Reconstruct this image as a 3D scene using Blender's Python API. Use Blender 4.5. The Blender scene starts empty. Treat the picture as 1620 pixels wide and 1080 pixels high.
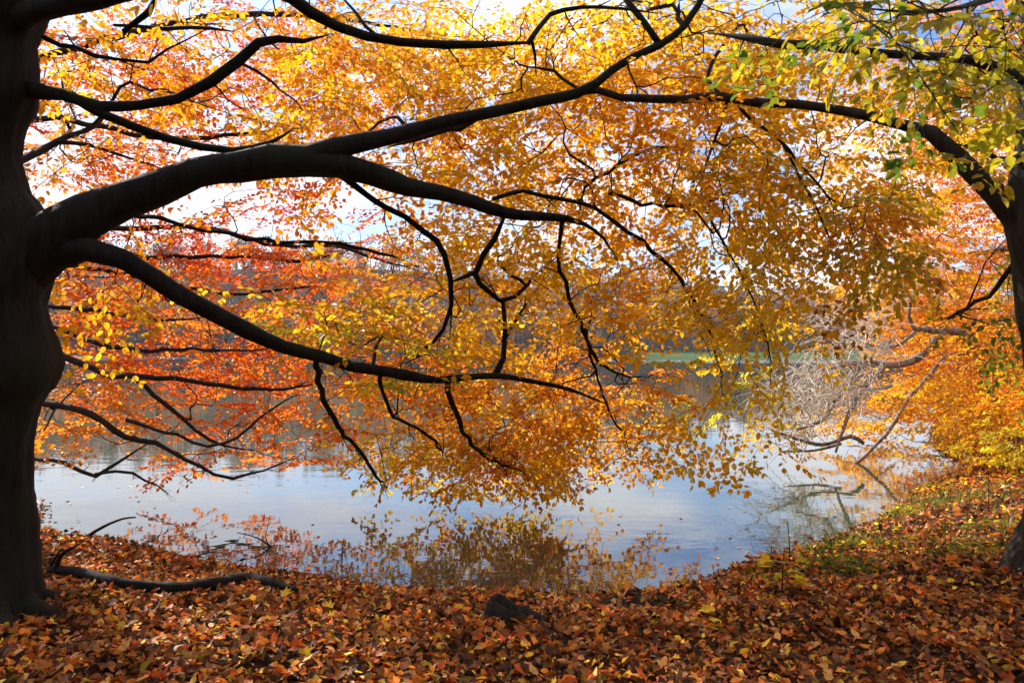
import bpy, math, numpy as np
from mathutils import Vector
rng = np.random.default_rng(7)
R = math.radians
S = bpy.context.scene
COL = S.collection

# ------------------------------------------------------------------ camera, world, sun, exposure
F, HX, HY, CH = 1260.0, 810.0, 557.0, 2.2       # focal length in photo pixels, horizon, eye height above the lake
cam_d = bpy.data.cameras.new('camera'); cam = bpy.data.objects.new('camera', cam_d); COL.objects.link(cam)
cam.location = (0, 0, CH); cam.rotation_euler = (R(90), 0, 0)
cam_d.sensor_width = 36; cam_d.lens = 36 * F / 1620; cam_d.shift_y = (HY - 540) / 1620
cam_d.clip_start = 0.05; cam_d.clip_end = 6000
cam_d.dof.use_dof = True; cam_d.dof.focus_distance = 9.0; cam_d.dof.aperture_fstop = 5.0
S.camera = cam
SUN_AZ, SUN_EL = R(-38), R(37)                   # azimuth from +Y towards +X
w = bpy.data.worlds.new('World'); S.world = w; w.use_nodes = True
nt = w.node_tree; nt.nodes.clear()
def N(t, k, **kw):
    n = t.nodes.new(k)
    for a, b in kw.items():
        if a.startswith('i_'): n.inputs[a[2:].replace('_', ' ')].default_value = b
        else: setattr(n, a, b)
    return n
out = N(nt, 'ShaderNodeOutputWorld'); bg = N(nt, 'ShaderNodeBackground'); bg.inputs[1].default_value = 0.13
sky = N(nt, 'ShaderNodeTexSky', sky_type='NISHITA', sun_disc=False, sun_elevation=SUN_EL, sun_rotation=SUN_AZ)
tc = N(nt, 'ShaderNodeTexCoord'); sep = N(nt, 'ShaderNodeSeparateXYZ'); nt.links.new(tc.outputs['Generated'], sep.inputs[0])
ad = N(nt, 'ShaderNodeMath', operation='ADD'); ad.inputs[1].default_value = 0.12; nt.links.new(sep.outputs[2], ad.inputs[0])
mx_ = N(nt, 'ShaderNodeMath', operation='MAXIMUM'); mx_.inputs[1].default_value = 0.03; nt.links.new(ad.outputs[0], mx_.inputs[0])
dx = N(nt, 'ShaderNodeMath', operation='DIVIDE'); nt.links.new(sep.outputs[0], dx.inputs[0]); nt.links.new(mx_.outputs[0], dx.inputs[1])
dy = N(nt, 'ShaderNodeMath', operation='DIVIDE'); nt.links.new(sep.outputs[1], dy.inputs[0]); nt.links.new(mx_.outputs[0], dy.inputs[1])
cb = N(nt, 'ShaderNodeCombineXYZ'); nt.links.new(dx.outputs[0], cb.inputs[0]); nt.links.new(dy.outputs[0], cb.inputs[1])
no = N(nt, 'ShaderNodeTexNoise'); no.inputs['Scale'].default_value = 0.9; no.inputs['Detail'].default_value = 7; no.inputs['Roughness'].default_value = 0.55
nt.links.new(cb.outputs[0], no.inputs['Vector'])
rp = N(nt, 'ShaderNodeValToRGB'); rp.color_ramp.elements[0].position = 0.41; rp.color_ramp.elements[1].position = 0.56
nt.links.new(no.outputs['Fac'], rp.inputs[0])
mx = N(nt, 'ShaderNodeMix', data_type='RGBA'); nt.links.new(rp.outputs[0], mx.inputs[0])
tn = N(nt, 'ShaderNodeMix', data_type='RGBA', blend_type='MULTIPLY'); tn.inputs[0].default_value = 1; tn.inputs[7].default_value = (.52, .68, .95, 1); nt.links.new(sky.outputs[0], tn.inputs[6]); nt.links.new(tn.outputs[2], mx.inputs[6]); mx.inputs[7].default_value = (6.3, 6.5, 7.2, 1)
nt.links.new(mx.outputs[2], bg.inputs[0]); nt.links.new(bg.outputs[0], out.inputs[0])
sd = bpy.data.lights.new('sun', 'SUN'); sd.energy = 5.0; sd.angle = R(0.5); sd.color = (1, .93, .82)
sun = bpy.data.objects.new('sun', sd); COL.objects.link(sun)
sv = Vector((math.sin(SUN_AZ) * math.cos(SUN_EL), math.cos(SUN_AZ) * math.cos(SUN_EL), math.sin(SUN_EL)))
sun.rotation_euler = sv.to_track_quat('Z', 'Y').to_euler(); sun.location = (-10, 20, 30)
S.view_settings.view_transform = 'Standard'; S.view_settings.look = 'None'; S.view_settings.exposure = 0.70
S.render.engine = 'CYCLES'
S.cycles.max_bounces = 8; S.cycles.diffuse_bounces = 3; S.cycles.glossy_bounces = 3; S.cycles.transmission_bounces = 4

def P(x, y, d):
    """photo pixel at distance d in front of the camera -> world point"""
    return np.array([(x - HX) / F * d, d, CH - (y - HY) / F * d])

# ------------------------------------------------------------------ helpers
def tag(o, label=None, cat=None, group=None, kind=None):
    if label: o['label'] = label
    if cat: o['category'] = cat
    if group: o['group'] = group
    if kind: o['kind'] = kind
    return o
def empty(name, loc, label, cat, group=None):
    o = bpy.data.objects.new(name, None); COL.objects.link(o); o.location = tuple(loc); o.empty_display_size = .3
    return tag(o, label, cat, group)
def mesh_obj(name, verts, polys, mat, parent=None, cols=None, smooth=False):
    """polys: list of int arrays (n,k); cols per vertex (n,3)"""
    verts = np.asarray(verts, np.float32)
    if parent is not None: verts = verts - np.array(parent.location, np.float32)
    me = bpy.data.meshes.new(name)
    me.vertices.add(len(verts)); me.vertices.foreach_set('co', verts.ravel())
    polys = [np.asarray(p, np.int32) for p in polys if len(p)]
    loops = np.concatenate([p.ravel() for p in polys]); tot = np.concatenate([np.full(len(p), p.shape[1], np.int32) for p in polys])
    me.loops.add(len(loops)); me.loops.foreach_set('vertex_index', loops)
    me.polygons.add(len(tot)); st = np.zeros(len(tot), np.int32); st[1:] = np.cumsum(tot)[:-1]
    me.polygons.foreach_set('loop_start', st); me.polygons.foreach_set('loop_total', tot)
    if smooth: me.polygons.foreach_set('use_smooth', np.ones(len(tot), bool))
    me.update(calc_edges=True)
    if cols is not None:
        a = me.color_attributes.new('Col', 'FLOAT_COLOR', 'POINT')
        c = np.ones((len(verts), 4), np.float32); c[:, :3] = cols; a.data.foreach_set('color', c.ravel())
    me.materials.append(mat)
    o = bpy.data.objects.new(name, me); COL.objects.link(o)
    if parent is not None: o.parent = parent
    return o
def catmull(pts, vals, step):
    pts = np.asarray(pts, float); vals = np.asarray(vals, float)
    if len(pts) < 3:
        n = max(2, int(np.linalg.norm(pts[1] - pts[0]) / step) + 1); t = np.linspace(0, 1, n)[:, None]
        return pts[0] * (1 - t) + pts[1] * t, vals[0] * (1 - t[:, 0]) + vals[1] * t[:, 0]
    P_ = np.vstack([2 * pts[0] - pts[1], pts, 2 * pts[-1] - pts[-2]]); op, ov = [], []
    for i in range(len(pts) - 1):
        a, b, c, d = P_[i:i + 4]; n = max(1, int(np.linalg.norm(c - b) / step))
        for k in range(n):
            t = k / n
            op.append(.5 * (2 * b + (c - a) * t + (2 * a - 5 * b + 4 * c - d) * t * t + (3 * b - a - 3 * c + d) * t ** 3))
            ov.append(vals[i] * (1 - t) + vals[i + 1] * t)
    op.append(pts[-1]); ov.append(vals[-1])
    return np.array(op), np.array(ov)
class Tubes:
    def __init__(s): s.v = []; s.q = []; s.n = 0
    def add(s, pts, rad, k=6, noise=0.0, cap=True, prof=None):
        pts = np.asarray(pts, float); rad = np.asarray(rad, float); m = len(pts)
        if m < 2: return
        t = np.gradient(pts, axis=0); t /= np.linalg.norm(t, axis=1)[:, None] + 1e-9
        mean = np.abs(t.mean(0)); ref = np.eye(3)[np.argmin(mean)]
        a = np.cross(t, ref); a /= np.linalg.norm(a, axis=1)[:, None] + 1e-9; b = np.cross(t, a)
        th = np.arange(k) / k * 2 * math.pi
        rr = rad[:, None] * np.ones(k)
        if noise:
            f1, f2 = rng.random(2) * 6; u = np.cumsum(np.r_[0, np.linalg.norm(np.diff(pts, axis=0), axis=1)])[:, None]
            sc = 1 / max(rad.mean(), .01)
            rr = rr * (1 + noise * (np.sin(u * .7 * sc + f1 + 2 * th) + .7 * np.sin(u * 1.7 * sc + f2 - th * 3) + .5 * np.sin(u * 3.1 * sc + th * 4 + f1) + .4 * rng.normal(size=rr.shape)))
        if prof is not None: rr = rr * prof(th, m)
        v = pts[:, None] + rr[..., None] * (np.cos(th)[None, :, None] * a[:, None] + np.sin(th)[None, :, None] * b[:, None])
        v = v.reshape(-1, 3)
        if cap: v = np.vstack([v, pts[0] - t[0] * rad[0] * .3, pts[-1] + t[-1] * rad[-1] * .6])
        i = np.arange(m - 1)[:, None] * k; j = np.arange(k)[None]; j2 = (j + 1) % k
        q = np.stack([i + j, i + j2, i + k + j2, i + k + j], -1).reshape(-1, 4)
        s.q.append(q + s.n); 
        if cap:
            c0, c1 = m * k, m * k + 1; jj = np.arange(k); jn = (jj + 1) % k
            s.q.append(np.stack([jn, jj, np.full(k, c0), np.full(k, c0)], -1)[:, :3] + s.n)
            s.q.append(np.stack([jj + (m - 1) * k, jn + (m - 1) * k, np.full(k, c1)], -1) + s.n)
        s.v.append(v); s.n += len(v)
    def segs(s, A, B, ra, rb):
        """many independent 3-sided thin segments"""
        d = B - A; d /= np.linalg.norm(d, axis=1)[:, None] + 1e-9
        ref = np.where(np.abs(d[:, 2:3]) > .8, np.array([[1., 0, 0]]), np.array([[0, 0, 1.]]))
        a = np.cross(d, ref); a /= np.linalg.norm(a, axis=1)[:, None] + 1e-9; b = np.cross(d, a)
        th = np.arange(3) / 3 * 2 * math.pi
        o = np.cos(th)[None, :, None] * a[:, None] + np.sin(th)[None, :, None] * b[:, None]
        ra = np.broadcast_to(ra, len(A))[:, None, None]; rb = np.broadcast_to(rb, len(A))[:, None, None]
        v = np.concatenate([A[:, None] + o * ra, B[:, None] + o * rb], 1).reshape(-1, 3)
        base = np.arange(len(A))[:, None] * 6
        q = np.concatenate([np.stack([base[:, 0] + i, base[:, 0] + (i + 1) % 3, base[:, 0] + 3 + (i + 1) % 3, base[:, 0] + 3 + i], -1) for i in range(3)])
        s.v.append(v); s.q.append(q + s.n); s.n += len(v)
    def build(s, name, mat, parent=None, smooth=True):
        q4 = [q for q in s.q if q.shape[1] == 4]; q3 = [q for q in s.q if q.shape[1] == 3]
        pl = ([np.concatenate(q4)] if q4 else []) + ([np.concatenate(q3)] if q3 else [])
        return mesh_obj(name, np.concatenate(s.v), pl, mat, parent, smooth=smooth)

# ------------------------------------------------------------------ materials
def mat(name):
    m = bpy.data.materials.new(name); m.use_nodes = True; t = m.node_tree; t.nodes.clear()
    return m, t, N(t, 'ShaderNodeOutputMaterial')
def leaf_mat(name, trans=.5, rough=.45, spec=.35, val=1.0):
    m, t, o = mat(name)
    a = N(t, 'ShaderNodeVertexColor', layer_name='Col')
    tcn = N(t, 'ShaderNodeTexCoord'); nz = N(t, 'ShaderNodeTexNoise'); nz.inputs['Scale'].default_value = 45
    t.links.new(tcn.outputs['Object'], nz.inputs['Vector'])
    mr = N(t, 'ShaderNodeMapRange'); mr.inputs[1].default_value = .3; mr.inputs[2].default_value = .7; mr.inputs[3].default_value = .72 * val; mr.inputs[4].default_value = 1.15 * val
    t.links.new(nz.outputs[0], mr.inputs[0])
    hs = N(t, 'ShaderNodeHueSaturation'); t.links.new(a.outputs[0], hs.inputs['Color']); t.links.new(mr.outputs[0], hs.inputs['Value'])
    p = N(t, 'ShaderNodeBsdfPrincipled'); p.inputs['Roughness'].default_value = rough; p.inputs['Specular IOR Level'].default_value = spec
    t.links.new(hs.outputs[0], p.inputs['Base Color'])
    tr = N(t, 'ShaderNodeBsdfTranslucent'); t.links.new(hs.outputs[0], tr.inputs[0])
    mxs = N(t, 'ShaderNodeMixShader'); mxs.inputs[0].default_value = trans
    t.links.new(p.outputs[0], mxs.inputs[1]); t.links.new(tr.outputs[0], mxs.inputs[2]); t.links.new(mxs.outputs[0], o.inputs[0])
    return m
def bark_mat(name, c1, c2, c3=None, scale=6, bump=.5, zs=.35, rough=.85):
    m, t, o = mat(name)
    tcn = N(t, 'ShaderNodeTexCoord'); mp = N(t, 'ShaderNodeMapping'); mp.inputs['Scale'].default_value = (1, 1, zs)
    t.links.new(tcn.outputs['Object'], mp.inputs[0])
    nz = N(t, 'ShaderNodeTexNoise'); nz.inputs['Scale'].default_value = scale; nz.inputs['Detail'].default_value = 8; nz.inputs['Roughness'].default_value = .65
    t.links.new(mp.outputs[0], nz.inputs['Vector'])
    rp = N(t, 'ShaderNodeValToRGB'); rp.color_ramp.elements[0].position = .35; rp.color_ramp.elements[1].position = .7
    rp.color_ramp.elements[0].color = (*c1, 1); rp.color_ramp.elements[1].color = (*c2, 1); t.links.new(nz.outputs[0], rp.inputs[0])
    src = rp.outputs[0]
    if c3:
        n2 = N(t, 'ShaderNodeTexNoise'); n2.inputs['Scale'].default_value = 1.6; n2.inputs['Detail'].default_value = 5; t.links.new(tcn.outputs['Object'], n2.inputs['Vector'])
        r2 = N(t, 'ShaderNodeValToRGB'); r2.color_ramp.elements[0].position = .48; r2.color_ramp.elements[1].position = .66; t.links.new(n2.outputs[0], r2.inputs[0])
        mm = N(t, 'ShaderNodeMix', data_type='RGBA'); t.links.new(r2.outputs[0], mm.inputs[0]); t.links.new(src, mm.inputs[6]); mm.inputs[7].default_value = (*c3, 1); src = mm.outputs[2]
    p = N(t, 'ShaderNodeBsdfPrincipled'); p.inputs['Roughness'].default_value = rough; p.inputs['Specular IOR Level'].default_value = .25
    t.links.new(src, p.inputs['Base Color'])
    bp = N(t, 'ShaderNodeBump'); bp.inputs['Strength'].default_value = bump; bp.inputs['Distance'].default_value = .02
    t.links.new(nz.outputs[0], bp.inputs['Height']); t.links.new(bp.outputs[0], p.inputs['Normal']); t.links.new(p.outputs[0], o.inputs[0])
    return m
M_leaf = leaf_mat('autumn_leaf', .74, .36, .28, 1.06)
M_leaf_far = leaf_mat('far_leaf', .45, .7, .1)
M_litter = leaf_mat('fallen_leaf', .25, .5, .2, 1.6)
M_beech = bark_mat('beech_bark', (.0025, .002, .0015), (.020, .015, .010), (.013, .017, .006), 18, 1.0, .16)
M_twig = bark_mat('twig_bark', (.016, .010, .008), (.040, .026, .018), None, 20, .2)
M_red_bark = bark_mat('dark_bark', (.02, .014, .012), (.05, .035, .03), None, 12, .3)
M_rough = bark_mat('rough_bark', (.012, .009, .007), (.060, .045, .032), (.03, .032, .014), 14, 1.0, .22)
M_dead = bark_mat('bleached_dead_wood', (.62, .50, .40), (.88, .78, .66), None, 10, .4)
M_dead_limb = bark_mat('weathered_limb_bark', (.10, .07, .05), (.42, .32, .24), None, 9, .6)
M_log = bark_mat('wet_log_bark', (.004, .003, .0025), (.018, .012, .008), None, 12, .8)
M_stump = bark_mat('old_stump_wood', (.008, .006, .005), (.045, .030, .018), (.03, .035, .012), 16, 1)

PAL = dict(
    yellow=(.95, .66, .03), gold=(.94, .50, .018), amber=(.92, .37, .012), orange=(.92, .27, .014), redor=(.90, .18, .018), red=(.78, .085, .022),
    olive=(.54, .42, .018), green=(.13, .20, .02), lime=(.62, .62, .04), brown=(.30, .11, .03), dkred=(.32, .04, .02), tan=(.55, .34, .14))
def mixpal(spec, n):
    """spec 'gold:3 amber:1' -> (n,3) colours"""
    ks, ws = zip(*[(a.split(':')[0], float(a.split(':')[1])) for a in spec.split()])
    ws = np.array(ws) / sum(ws); c = np.array([PAL[k] for k in ks])
    return c[rng.choice(len(ks), n, p=ws)]

# leaf shapes: unit length along +Y, folded on the midrib (Z up)
LEAF6 = np.array([[0, 0, 0], [.27, .28, .07], [.25, .68, .06], [0, 1, -.06], [-.25, .68, .06], [-.27, .28, .07]])
LEAF6Q = np.array([[0, 1, 2, 3], [0, 3, 4, 5]])
def frames(dirs, nrm):
    y = dirs / (np.linalg.norm(dirs, axis=1)[:, None] + 1e-9)
    x = np.cross(y, nrm); x /= np.linalg.norm(x, axis=1)[:, None] + 1e-9
    return x, y, np.cross(x, y)
def leaves_mesh(name, pos, dirs, nrm, size, col, m, parent=None, shape=LEAF6, quads=LEAF6Q, kind=None, width=1.0, curls=.12):
    n = len(pos); x, y, z = frames(dirs, nrm); k = len(shape)
    sh = shape[None] * size[:, None, None]
    curl = rng.normal(0, curls, n)[:, None] * size[:, None] * (shape[:, 1] ** 2)[None] + (0 if curls < .2 else np.abs(rng.normal(0, curls * 2.2, n))[:, None] * size[:, None] * (shape[:, 0] ** 2)[None] + rng.normal(0, .07, (n, k)) * size[:, None])
    v = pos[:, None] + sh[..., 0:1] * width * x[:, None] + sh[..., 1:2] * y[:, None] + (sh[..., 2:3] + curl[..., None]) * z[:, None]
    q = (quads[None] + (np.arange(n) * k)[:, None, None]).reshape(-1, quads.shape[1])
    o = mesh_obj(name, v.reshape(-1, 3), [q], m, parent, np.repeat(col, k, axis=0))
    return o

# ------------------------------------------------------------------ spray templates (one small leafy twig each)
def make_spray(seed, L=.62, droop=.25, dens=1.0):
    r = np.random.default_rng(seed); A, B, ra = [], [], []; lp, ld, ln = [], [], []
    def shoot(p, d, ln_, r0, lev):
        n = max(2, int(ln_ / .05)); side = r.choice([-1, 1])
        for i in range(n):
            d = d + np.array([r.normal(0, .07), r.normal(0, .07), -droop * .05 + r.normal(0, .04)]); d /= np.linalg.norm(d)
            q = p + d * ln_ / n; A.append(p); B.append(q); ra.append((r0 * (1 - i / n * .6)))
            side = -side; lat = np.cross(d, [0, 0, 1]) * side
            if (lev > 0 or i > 1) and r.random() < .93 * dens:
                dd = d * .75 + lat * .8 + np.array([0, 0, r.normal(-.25, .3)]); lp.append(q); ld.append(dd)
                ln.append(np.array([0, 0, 1.]) + r.normal(0, .42, 3))
            if lev == 0 and i >= 1 and r.random() < .62 * dens:
                shoot(q, d * .7 + lat * .85 + np.array([0, 0, r.normal(-.05, .12)]), ln_ * (.55 - .35 * i / n) + .06, r0 * .6, 1)
            p = q
        lp.append(p); ld.append(d + np.array([0, 0, -.2])); ln.append(np.array([0, 0, 1.]) + r.normal(0, .3, 3))
    shoot(np.zeros(3), np.array([0, 1., 0]), L, .0035, 0)
    return [np.array(z) for z in (A, B, ra, lp, ld, ln)]
SPR = [make_spray(i) for i in range(14)]
SPR_FLAT = [make_spray(80 + i, droop=.02, L=.7) for i in range(12)]
SPR_THIN = [make_spray(40 + i, dens=.72) for i in range(8)]

def twiglets(tb, p, rr, per=.16, L=(.10, .42)):
    """short bare side shoots, forked once, along a bough"""
    for i in range(2, len(p) - 1):
        if rr[i] > .05 or rng.random() > per * 2: continue
        t = p[i + 1] - p[i - 1]; t /= np.linalg.norm(t) + 1e-9; l = rng.uniform(*L)
        d = t * .6 + rng.normal(0, .6, 3); d /= np.linalg.norm(d); q = [p[i]]
        for a in range(5):
            d = d + rng.normal(0, .18, 3) + [0, 0, -.04]; d /= np.linalg.norm(d); q.append(q[-1] + d * l / 5)
        r0 = min(rr[i] * .5, .007); tb.add(np.array(q), np.linspace(r0, .0018, 6), 4, 0, cap=False)
        for b in (2, 3):
            d2 = d * .5 + rng.normal(0, .6, 3); d2 /= np.linalg.norm(d2); tb.add(np.array([q[b], q[b] + d2 * l * .25, q[b] + (d2 + [0, 0, -.2]) * l * .45]), [r0 * .6, .0025, .0015], 3, 0, cap=False)
def boughs(tree, rows, m, parent, k=7, noise=.07):
    for pts, rpx in rows:
        rpx = list(rpx); rpx[-1] *= .45
        r = [q / F * p[2] * .85 for q, p in zip(rpx, pts)]; p, rr = tree.limb(pts, r); p = p.copy(); p[1:-1] += rng.normal(0, .012, (len(p) - 2, 3)); tb = Tubes(); tb.add(p, rr, k, noise); twiglets(tb, p, rr, .3); tb.build('bough', m, parent)
class Tree:
    """a skeleton traced through given limbs; boughs are then grown towards the places where leafy twigs sit"""
    def __init__(s, step=.14):
        s.pos = []; s.par = []; s.rad = []; s.step = step; s.chains = []; s.fixed = 0; s.limb_t = []
    def limb(s, pts, radii, px=True):
        pts = np.array([P(*p) for p in pts]) if px else np.array(pts, float)
        p, r = catmull(pts, radii, s.step)
        par = -1
        for i in range(len(p)):
            s.pos.append(p[i]); s.rad.append(r[i]); s.par.append(par); par = len(s.pos) - 1
        s.limb_t.append((p, r)); return p, r
    def grow(s, targets, up=.12, wob=.05):
        s.fixed = len(s.pos); T = np.asarray(targets, np.float32)
        cap = len(T) * 30 + len(s.pos) + 10
        A = np.zeros((cap, 3), np.float32); n = len(s.pos); A[:n] = np.array(s.pos)
        d0 = np.array([((A[:n] - t) ** 2).sum(1).min() for t in T]); order = np.argsort(d0)
        s.ends = []
        for ti in order:
            t = T[ti]; dv = A[:n] - t; d2 = (dv ** 2).sum(1)
            j = int(np.argmin(d2)); dist = math.sqrt(d2[j])
            if dist < .05: s.ends.append((ti, j)); continue
            p0 = A[j].astype(float); pj = s.par[j]
            tan = (p0 - A[pj]) if pj >= 0 else (t - p0); tan = tan / (np.linalg.norm(tan) + 1e-9)
            c = p0 + tan * dist * .35 + np.array([0, 0, dist * up])
            m = max(2, int(dist / s.step)); m = min(m, 28); par = j; off = np.zeros(3); ids = [j]
            for i in range(1, m + 1):
                u = i / m; off = off * .7 + rng.normal(0, wob * s.step * 1.6, 3)
                q = (1 - u) ** 2 * p0 + 2 * u * (1 - u) * c + u * u * t + off
                s.pos.append(q); s.par.append(par); s.rad.append(0); par = n; A[n] = q; n += 1; ids.append(par)
            s.chains.append(ids); s.ends.append((ti, par))
        # pipe-model thickness
        acc = np.zeros(n); tips = {e for _, e in s.ends}
        for i in range(n - 1, s.fixed - 1, -1):
            if i in tips or acc[i] == 0: acc[i] += .0042 ** 2.15
            acc[s.par[i]] += acc[i]
        for i in range(s.fixed, n): s.rad[i] = acc[i] ** (1 / 2.15)
        for i in range(s.fixed, n):
            pr = s.rad[s.par[i]]
            if s.rad[i] > pr * .9: s.rad[i] = pr * .9
        s.A = A[:n].astype(float)
    def twigs(s, name, m, parent, sprays=None, rmin=.0025):
        tb = Tubes()
        for ids in s.chains:
            r = np.maximum([s.rad[i] for i in ids], rmin); r[0] = min(r[0], r[1] * 1.25)
            tb.add(s.A[ids], r, 5 if r[1] > .012 else 3, .06 if r[1] > .012 else 0, cap=False)
        if sprays is not None: tb.segs(*sprays)
        return tb.build(name, m, parent)
def place_sprays(tree, targets, specs, lib=SPR, size=.074, droop=0.0, scl=1.0, jit=.13, flat=1.0):
    """puts a leafy twig at every bough end; returns twig segments and leaf arrays"""
    sA, sB, sr, lp, ld, ln, lc, ls = [], [], [], [], [], [], [], []
    for ti, j in tree.ends:
        pj = tree.par[j]; d = tree.A[j] - tree.A[pj] if pj >= 0 else np.array([0, 1., 0])
        h = d.copy(); h[2] = h[2] * .5 * flat - droop * np.linalg.norm(d); h = h / (np.linalg.norm(h) + 1e-9)
        h = h + rng.normal(0, .35, 3) * np.array([1, 1, .5 * flat]); h /= np.linalg.norm(h)
        x = np.cross(h, [0, 0, 1]); x /= np.linalg.norm(x) + 1e-9; z = np.cross(x, h)
        a = rng.normal(0, .35 * flat); x, z = x * math.cos(a) + z * math.sin(a), z * math.cos(a) - x * math.sin(a)
        M = np.stack([x, h, z]) ; A, B, ra, p, dd, nn = lib[rng.integers(len(lib))]; k = scl * rng.uniform(.75, 1.2); o = tree.A[j]
        sA.append(A @ M * k + o); sB.append(B @ M * k + o); sr.append(ra)
        lp.append(p @ M * k + o); ld.append(dd @ M); ln.append(nn @ M)
        spec = specs[ti] if not isinstance(specs, str) else specs
        vn = float(np.clip(vnoise((o * .9 + 7)[None])[0] * 1.7 - .35 + rng.normal(0, .13), 0, .999)); its = spec.split(); ws = np.cumsum([float(q.split(':')[1]) for q in its]); base = np.array(PAL[its[int(np.searchsorted(ws, vn * ws[-1]))].split(':')[0]]); cc = mixpal(spec, len(p)) * .35 + base * .65
        lc.append(cc * rng.uniform(1 - jit, 1 + jit, (len(p), 1)) * rng.uniform(.9, 1.08)); ls.append(size * rng.uniform(.62, 1.12, len(p)))
    cat = np.concatenate; sr = cat(sr)
    A_, B_, p_, d_, n_, s2, c_ = cat(sA), cat(sB), cat(lp), cat(ld), cat(ln), cat(ls), np.clip(cat(lc), 0, .95)
    k1 = np.minimum(A_[:, 2], B_[:, 2]) > .07; k2 = p_[:, 2] > .16
    return (A_[k1], B_[k1], (sr * .9)[k1], (sr * .7)[k1]), (p_[k2], d_[k2], n_[k2], s2[k2], c_[k2])

def inpoly(x, y, poly):
    poly = np.array(poly, float); n = len(poly); r = np.zeros(len(x), bool); j = n - 1
    for i in range(n):
        xi, yi = poly[i]; xj, yj = poly[j]
        c = ((yi > y) != (yj > y)) & (x < (xj - xi) * (y - yi) / (yj - yi + 1e-12) + xi); r ^= c; j = i
    return r
NG = rng.random((64, 64, 64))
def vnoise(p):
    p = np.asarray(p, float); i = np.floor(p).astype(int); f = p - i; f = f * f * (3 - 2 * f); r = 0
    for a in (0, 1):
        for b in (0, 1):
            for c in (0, 1):
                w_ = (f[:, 0] if a else 1 - f[:, 0]) * (f[:, 1] if b else 1 - f[:, 1]) * (f[:, 2] if c else 1 - f[:, 2])
                r = r + w_ * NG[(i[:, 0] + a) % 64, (i[:, 1] + b) % 64, (i[:, 2] + c) % 64]
    return r
def scatter(poly, cell, d0, d1, spec, prob=1.0, holes=(), dfun=None, tiers=True):
    """points spread through the slab of crown that lies behind a traced outline, at distances d0..d1"""
    if cell < 60: cell = cell * .80; holes = [(a, b, c * .85, d * .85) for a, b, c, d in holes]
    poly = np.array(poly, float); x0, y0 = poly.min(0); x1, y1 = poly.max(0)
    gx, gy = np.meshgrid(np.arange(x0, x1, cell), np.arange(y0, y1, cell)); gx = gx.ravel() + rng.random(gx.size) * cell; gy = gy.ravel() + rng.random(gy.size) * cell
    ok = inpoly(gx, gy, poly) & (rng.random(len(gx)) < prob)
    for (hx, hy, rx, ry) in holes: ok &= ((gx - hx) / rx) ** 2 + ((gy - hy) / ry) ** 2 > 1
    gx, gy = gx[ok], gy[ok]; d = rng.uniform(d0, d1, len(gx)) if dfun is None else dfun(gx, gy)
    pts = np.array([P(a, b, c) for a, b, c in zip(gx, gy, d)]).reshape(-1, 3)
    if cell > 60 or not tiers: return pts, [spec] * len(pts)
    nz_ = vnoise(pts * [1.5, 1.1, 3.2]); k = (pts[:, 2] > .12) & (rng.random(len(pts)) < np.clip(.62 + 2.2 * (nz_ - .42), .12, 1))      # boughs leaf out in tiers
    return pts[k], [spec] * int(k.sum())
def merge(*ss):
    return np.concatenate([a for a, _ in ss]), sum([b for _, b in ss], [])

# ------------------------------------------------------------------ terrain
NEAR = [(-5.8, 9.8), (-4.4, 9.15), (-3.2, 8.3), (-2.3, 7.9), (-1.2, 7.35), (-.6, 7.2), (.5, 7.1), (1.3, 7.25), (1.7, 7.5), (2.5, 8.3), (3.5, 9.1), (4.6, 10.2), (5.9, 11.9), (7.1, 13.4), (8.6, 15.2), (9.6, 18), (11.5, 22), (16, 30), (28, 48), (60, 90), (120, 160), (170, 240)]
FARS = [(175, 290), (90, 302), (30, 300), (-40, 304), (-110, 296), (-150, 260)]
LEFT = [(-130, 200), (-90, 120), (-50, 62), (-24, 30), (-12, 17.5), (-8, 13), (-6.5, 11)]
LAKE = np.array(NEAR + FARS + LEFT, float)
def sdist(x, y):
    """distance to the waterline, positive on land"""
    x = np.asarray(x, float).ravel(); y = np.asarray(y, float).ravel(); d = np.full(len(x), 1e9)
    for i in range(len(LAKE)):
        a = LAKE[i]; b = LAKE[(i + 1) % len(LAKE)]; e = b - a
        t = np.clip(((x - a[0]) * e[0] + (y - a[1]) * e[1]) / (e @ e), 0, 1)
        d = np.minimum(d, np.hypot(x - a[0] - t * e[0], y - a[1] - t * e[1]))
    return np.where(inpoly(x, y, LAKE), -d, d)
def sm(a, b, x): t = np.clip((x - a) / (b - a), 0, 1); return t * t * (3 - 2 * t)
def ground_z(x, y):
    x = np.asarray(x, float).ravel(); y = np.asarray(y, float).ravel(); s = sdist(x, y)
    n = .03 * np.sin(x * 2.1 + 1.3 * np.sin(y * 1.7)) * np.cos(y * 2.3 + x) + .018 * np.sin(x * 5.3 + y * 4.1) + .012 * np.sin(x * 9.1 - y * 7.7)
    near = .44 * (1 - np.exp(-np.maximum(s, 0) / 1.5)) + .02 * np.minimum(s, 40) + .28 * sm(2.2, 7, x) * sm(.3, 3.5, s)
    far = 2.9 * sm(0, 110, s) + .25
    hill = 44 * sm(60, 230, s) * np.exp(-((x + 120) / 230) ** 2) + 12 * sm(80, 260, s)
    fw = sm(120, 200, y)
    land = near * (1 - fw) + (far + hill) * fw + n * sm(0, .6, s) * (1 - fw)
    land = land + 10 * sm(20, 120, s) * sm(60, 120, np.abs(x)) * (1 - fw)
    return np.where(s > 0, land, np.maximum(-2.5, .30 * s))
def gz(x, y): return float(ground_z([x], [y])[0])
u = np.linspace(-1, 1, 420); gx = 7 * u + 880 * np.sign(u) * np.abs(u) ** 7
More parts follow.
